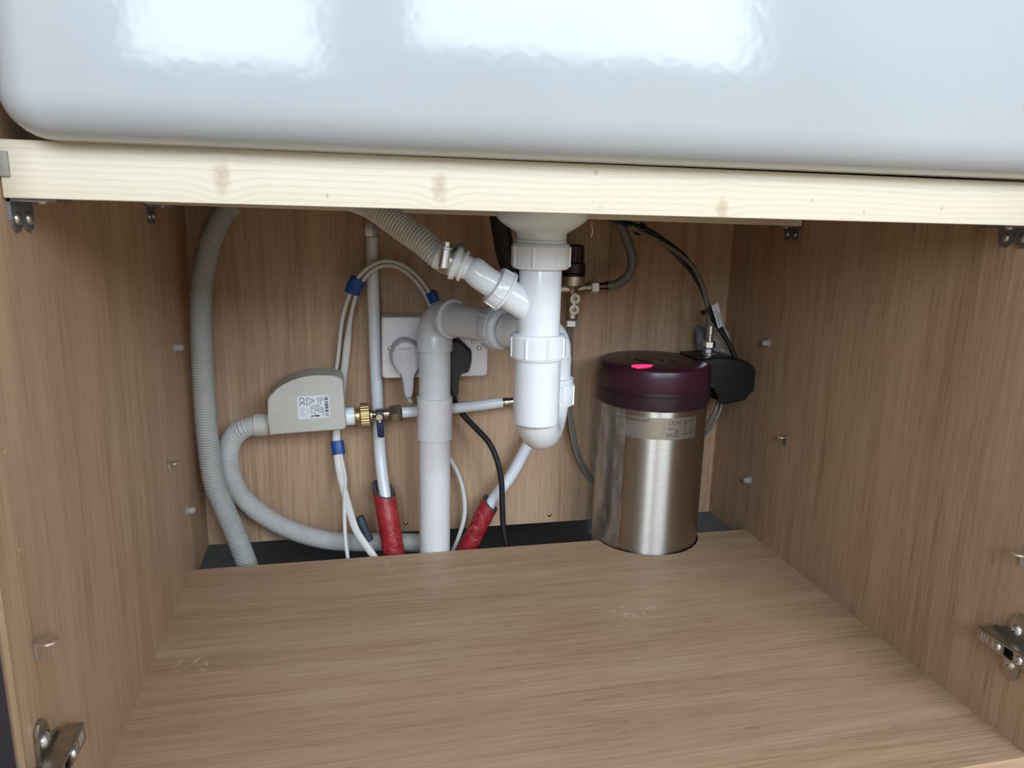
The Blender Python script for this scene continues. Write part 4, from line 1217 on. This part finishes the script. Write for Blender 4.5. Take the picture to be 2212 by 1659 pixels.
# ------------------------------------------------------------------ hinges
def hinge(side, label, arm_end, arm_h, plate_y):
    xw = 0 if side > 0 else W
    n = V((side, 0, 0)); y = V((0, 1, 0))
    za = arm_end.z
    hgt = arm_h
    Pm = V((xw, plate_y, za))
    # winged mounting plate
    oc = [(-.010, -.012), (-.0095, -.026), (-.006, -.031), (.000, -.031), (.0045, -.027), (.008, -.012), (.024, -.007), (.024, .007), (.008, .012), (.0045, .027), (.000, .031), (-.006, .031), (-.0095, .026), (-.010, .012)]
    bm = prism(B(), [Pm + y * a + ZU * b for a, b in oc], n * .0030, .0008, 2)
    t = mk('hinge', bm, ZINC, cab, label=label)
    for b in (.0162, -.0162): dome_screw(Pm + n * .003 + y * -.001 + ZU * b, n, .0050, SPARK, t)
    bm = rbox(B(), (min(xw, xw + side * .008), plate_y - .012, za - .0065), (max(xw, xw + side * .008), plate_y + .022, za + .0065), .001, 2)
    mk('plate_rail', bm, ZINC, t)
    # hollow channel arm
    ye = arm_end.y; x1 = xw + side * .0165; x0 = xw + side * .005
    hh = hgt / 2
    bm = B()
    sec = [(x0, -hh), (x0, -hh + .0012), (x1 - side * .0014, -hh + .0012), (x1 - side * .0014, hh - .0012), (x0, hh - .0012), (x0, hh), (x1 - side * .001, hh), (x1, hh - .001), (x1, -hh + .001), (x1 - side * .001, -hh)]
    y_front = plate_y - .036
    loft(bm, [[V((a, ye, za + b)) for a, b in sec], [V((a, y_front, za + b)) for a, b in sec]])
    arm = mk('arm', bm, ZINC, t, smooth=False)
    fx = x1
    def onarm(d, b=0.): return V((fx, ye - d, za + b))
    for d in (.0045, .0075, .0105, .0165):        # stamped adjustment marks
        q = onarm(d)
        mk('stamped_mark', rbox(B(), (min(fx, fx + side * .0003), q.y - .0004, za - hh * .5), (max(fx, fx + side * .0003), q.y + .0004, za + hh * .5)), SPARK, t)
    dome_screw(onarm(.0215), n, .0036, SPARK, t)
    dome_screw(onarm(.0430), n, .0040, SPARK, t)
    q = onarm(.0325)
    cut(arm, [rbox(B(), (fx - .004, q.y - .0048, za - .0042), (fx + .004, q.y + .0048, za + .0042))])
    bm = lathe(B(), [(.0, .0065), (.003, .0075), (.012, .0075), (.014, .006)], V((xw + side * .010, y_front + .004, za - .0075)), ZU, 24)
    mk('knuckle', bm, ZINC, t)
    return t
ra0, ra1 = UX(2114, 1353, W - .0165), UX(2109, 1382, W - .0165)
la0, la1 = UX(181, 1560, .0165), UX(187, 1597, .0165)
hinge(-1, 'nickel cabinet hinge arm on the right panel', (ra0 + ra1) / 2, abs(ra0.z - ra1.z) * 1.0, (ra0.y + ra1.y) / 2 - .0235)
hinge(1, 'nickel cabinet hinge arm on the left panel beside the navy door', (la0 + la1) / 2, abs(la0.z - la1.z) * 1.0, (la0.y + la1.y) / 2 - .0265)

# fibre hanging from the batten
pth = spline(PX([(1278, 480, .12), (1279, 492, .119), (1280, 502, .118), (1277, 511, .118)]), .001)
tag(mk('plastic_fibre', tube(B(), pth, .00018, 6), PIPE), 'fine pale fibre hanging from the front batten beside the funnel', 'fibre')
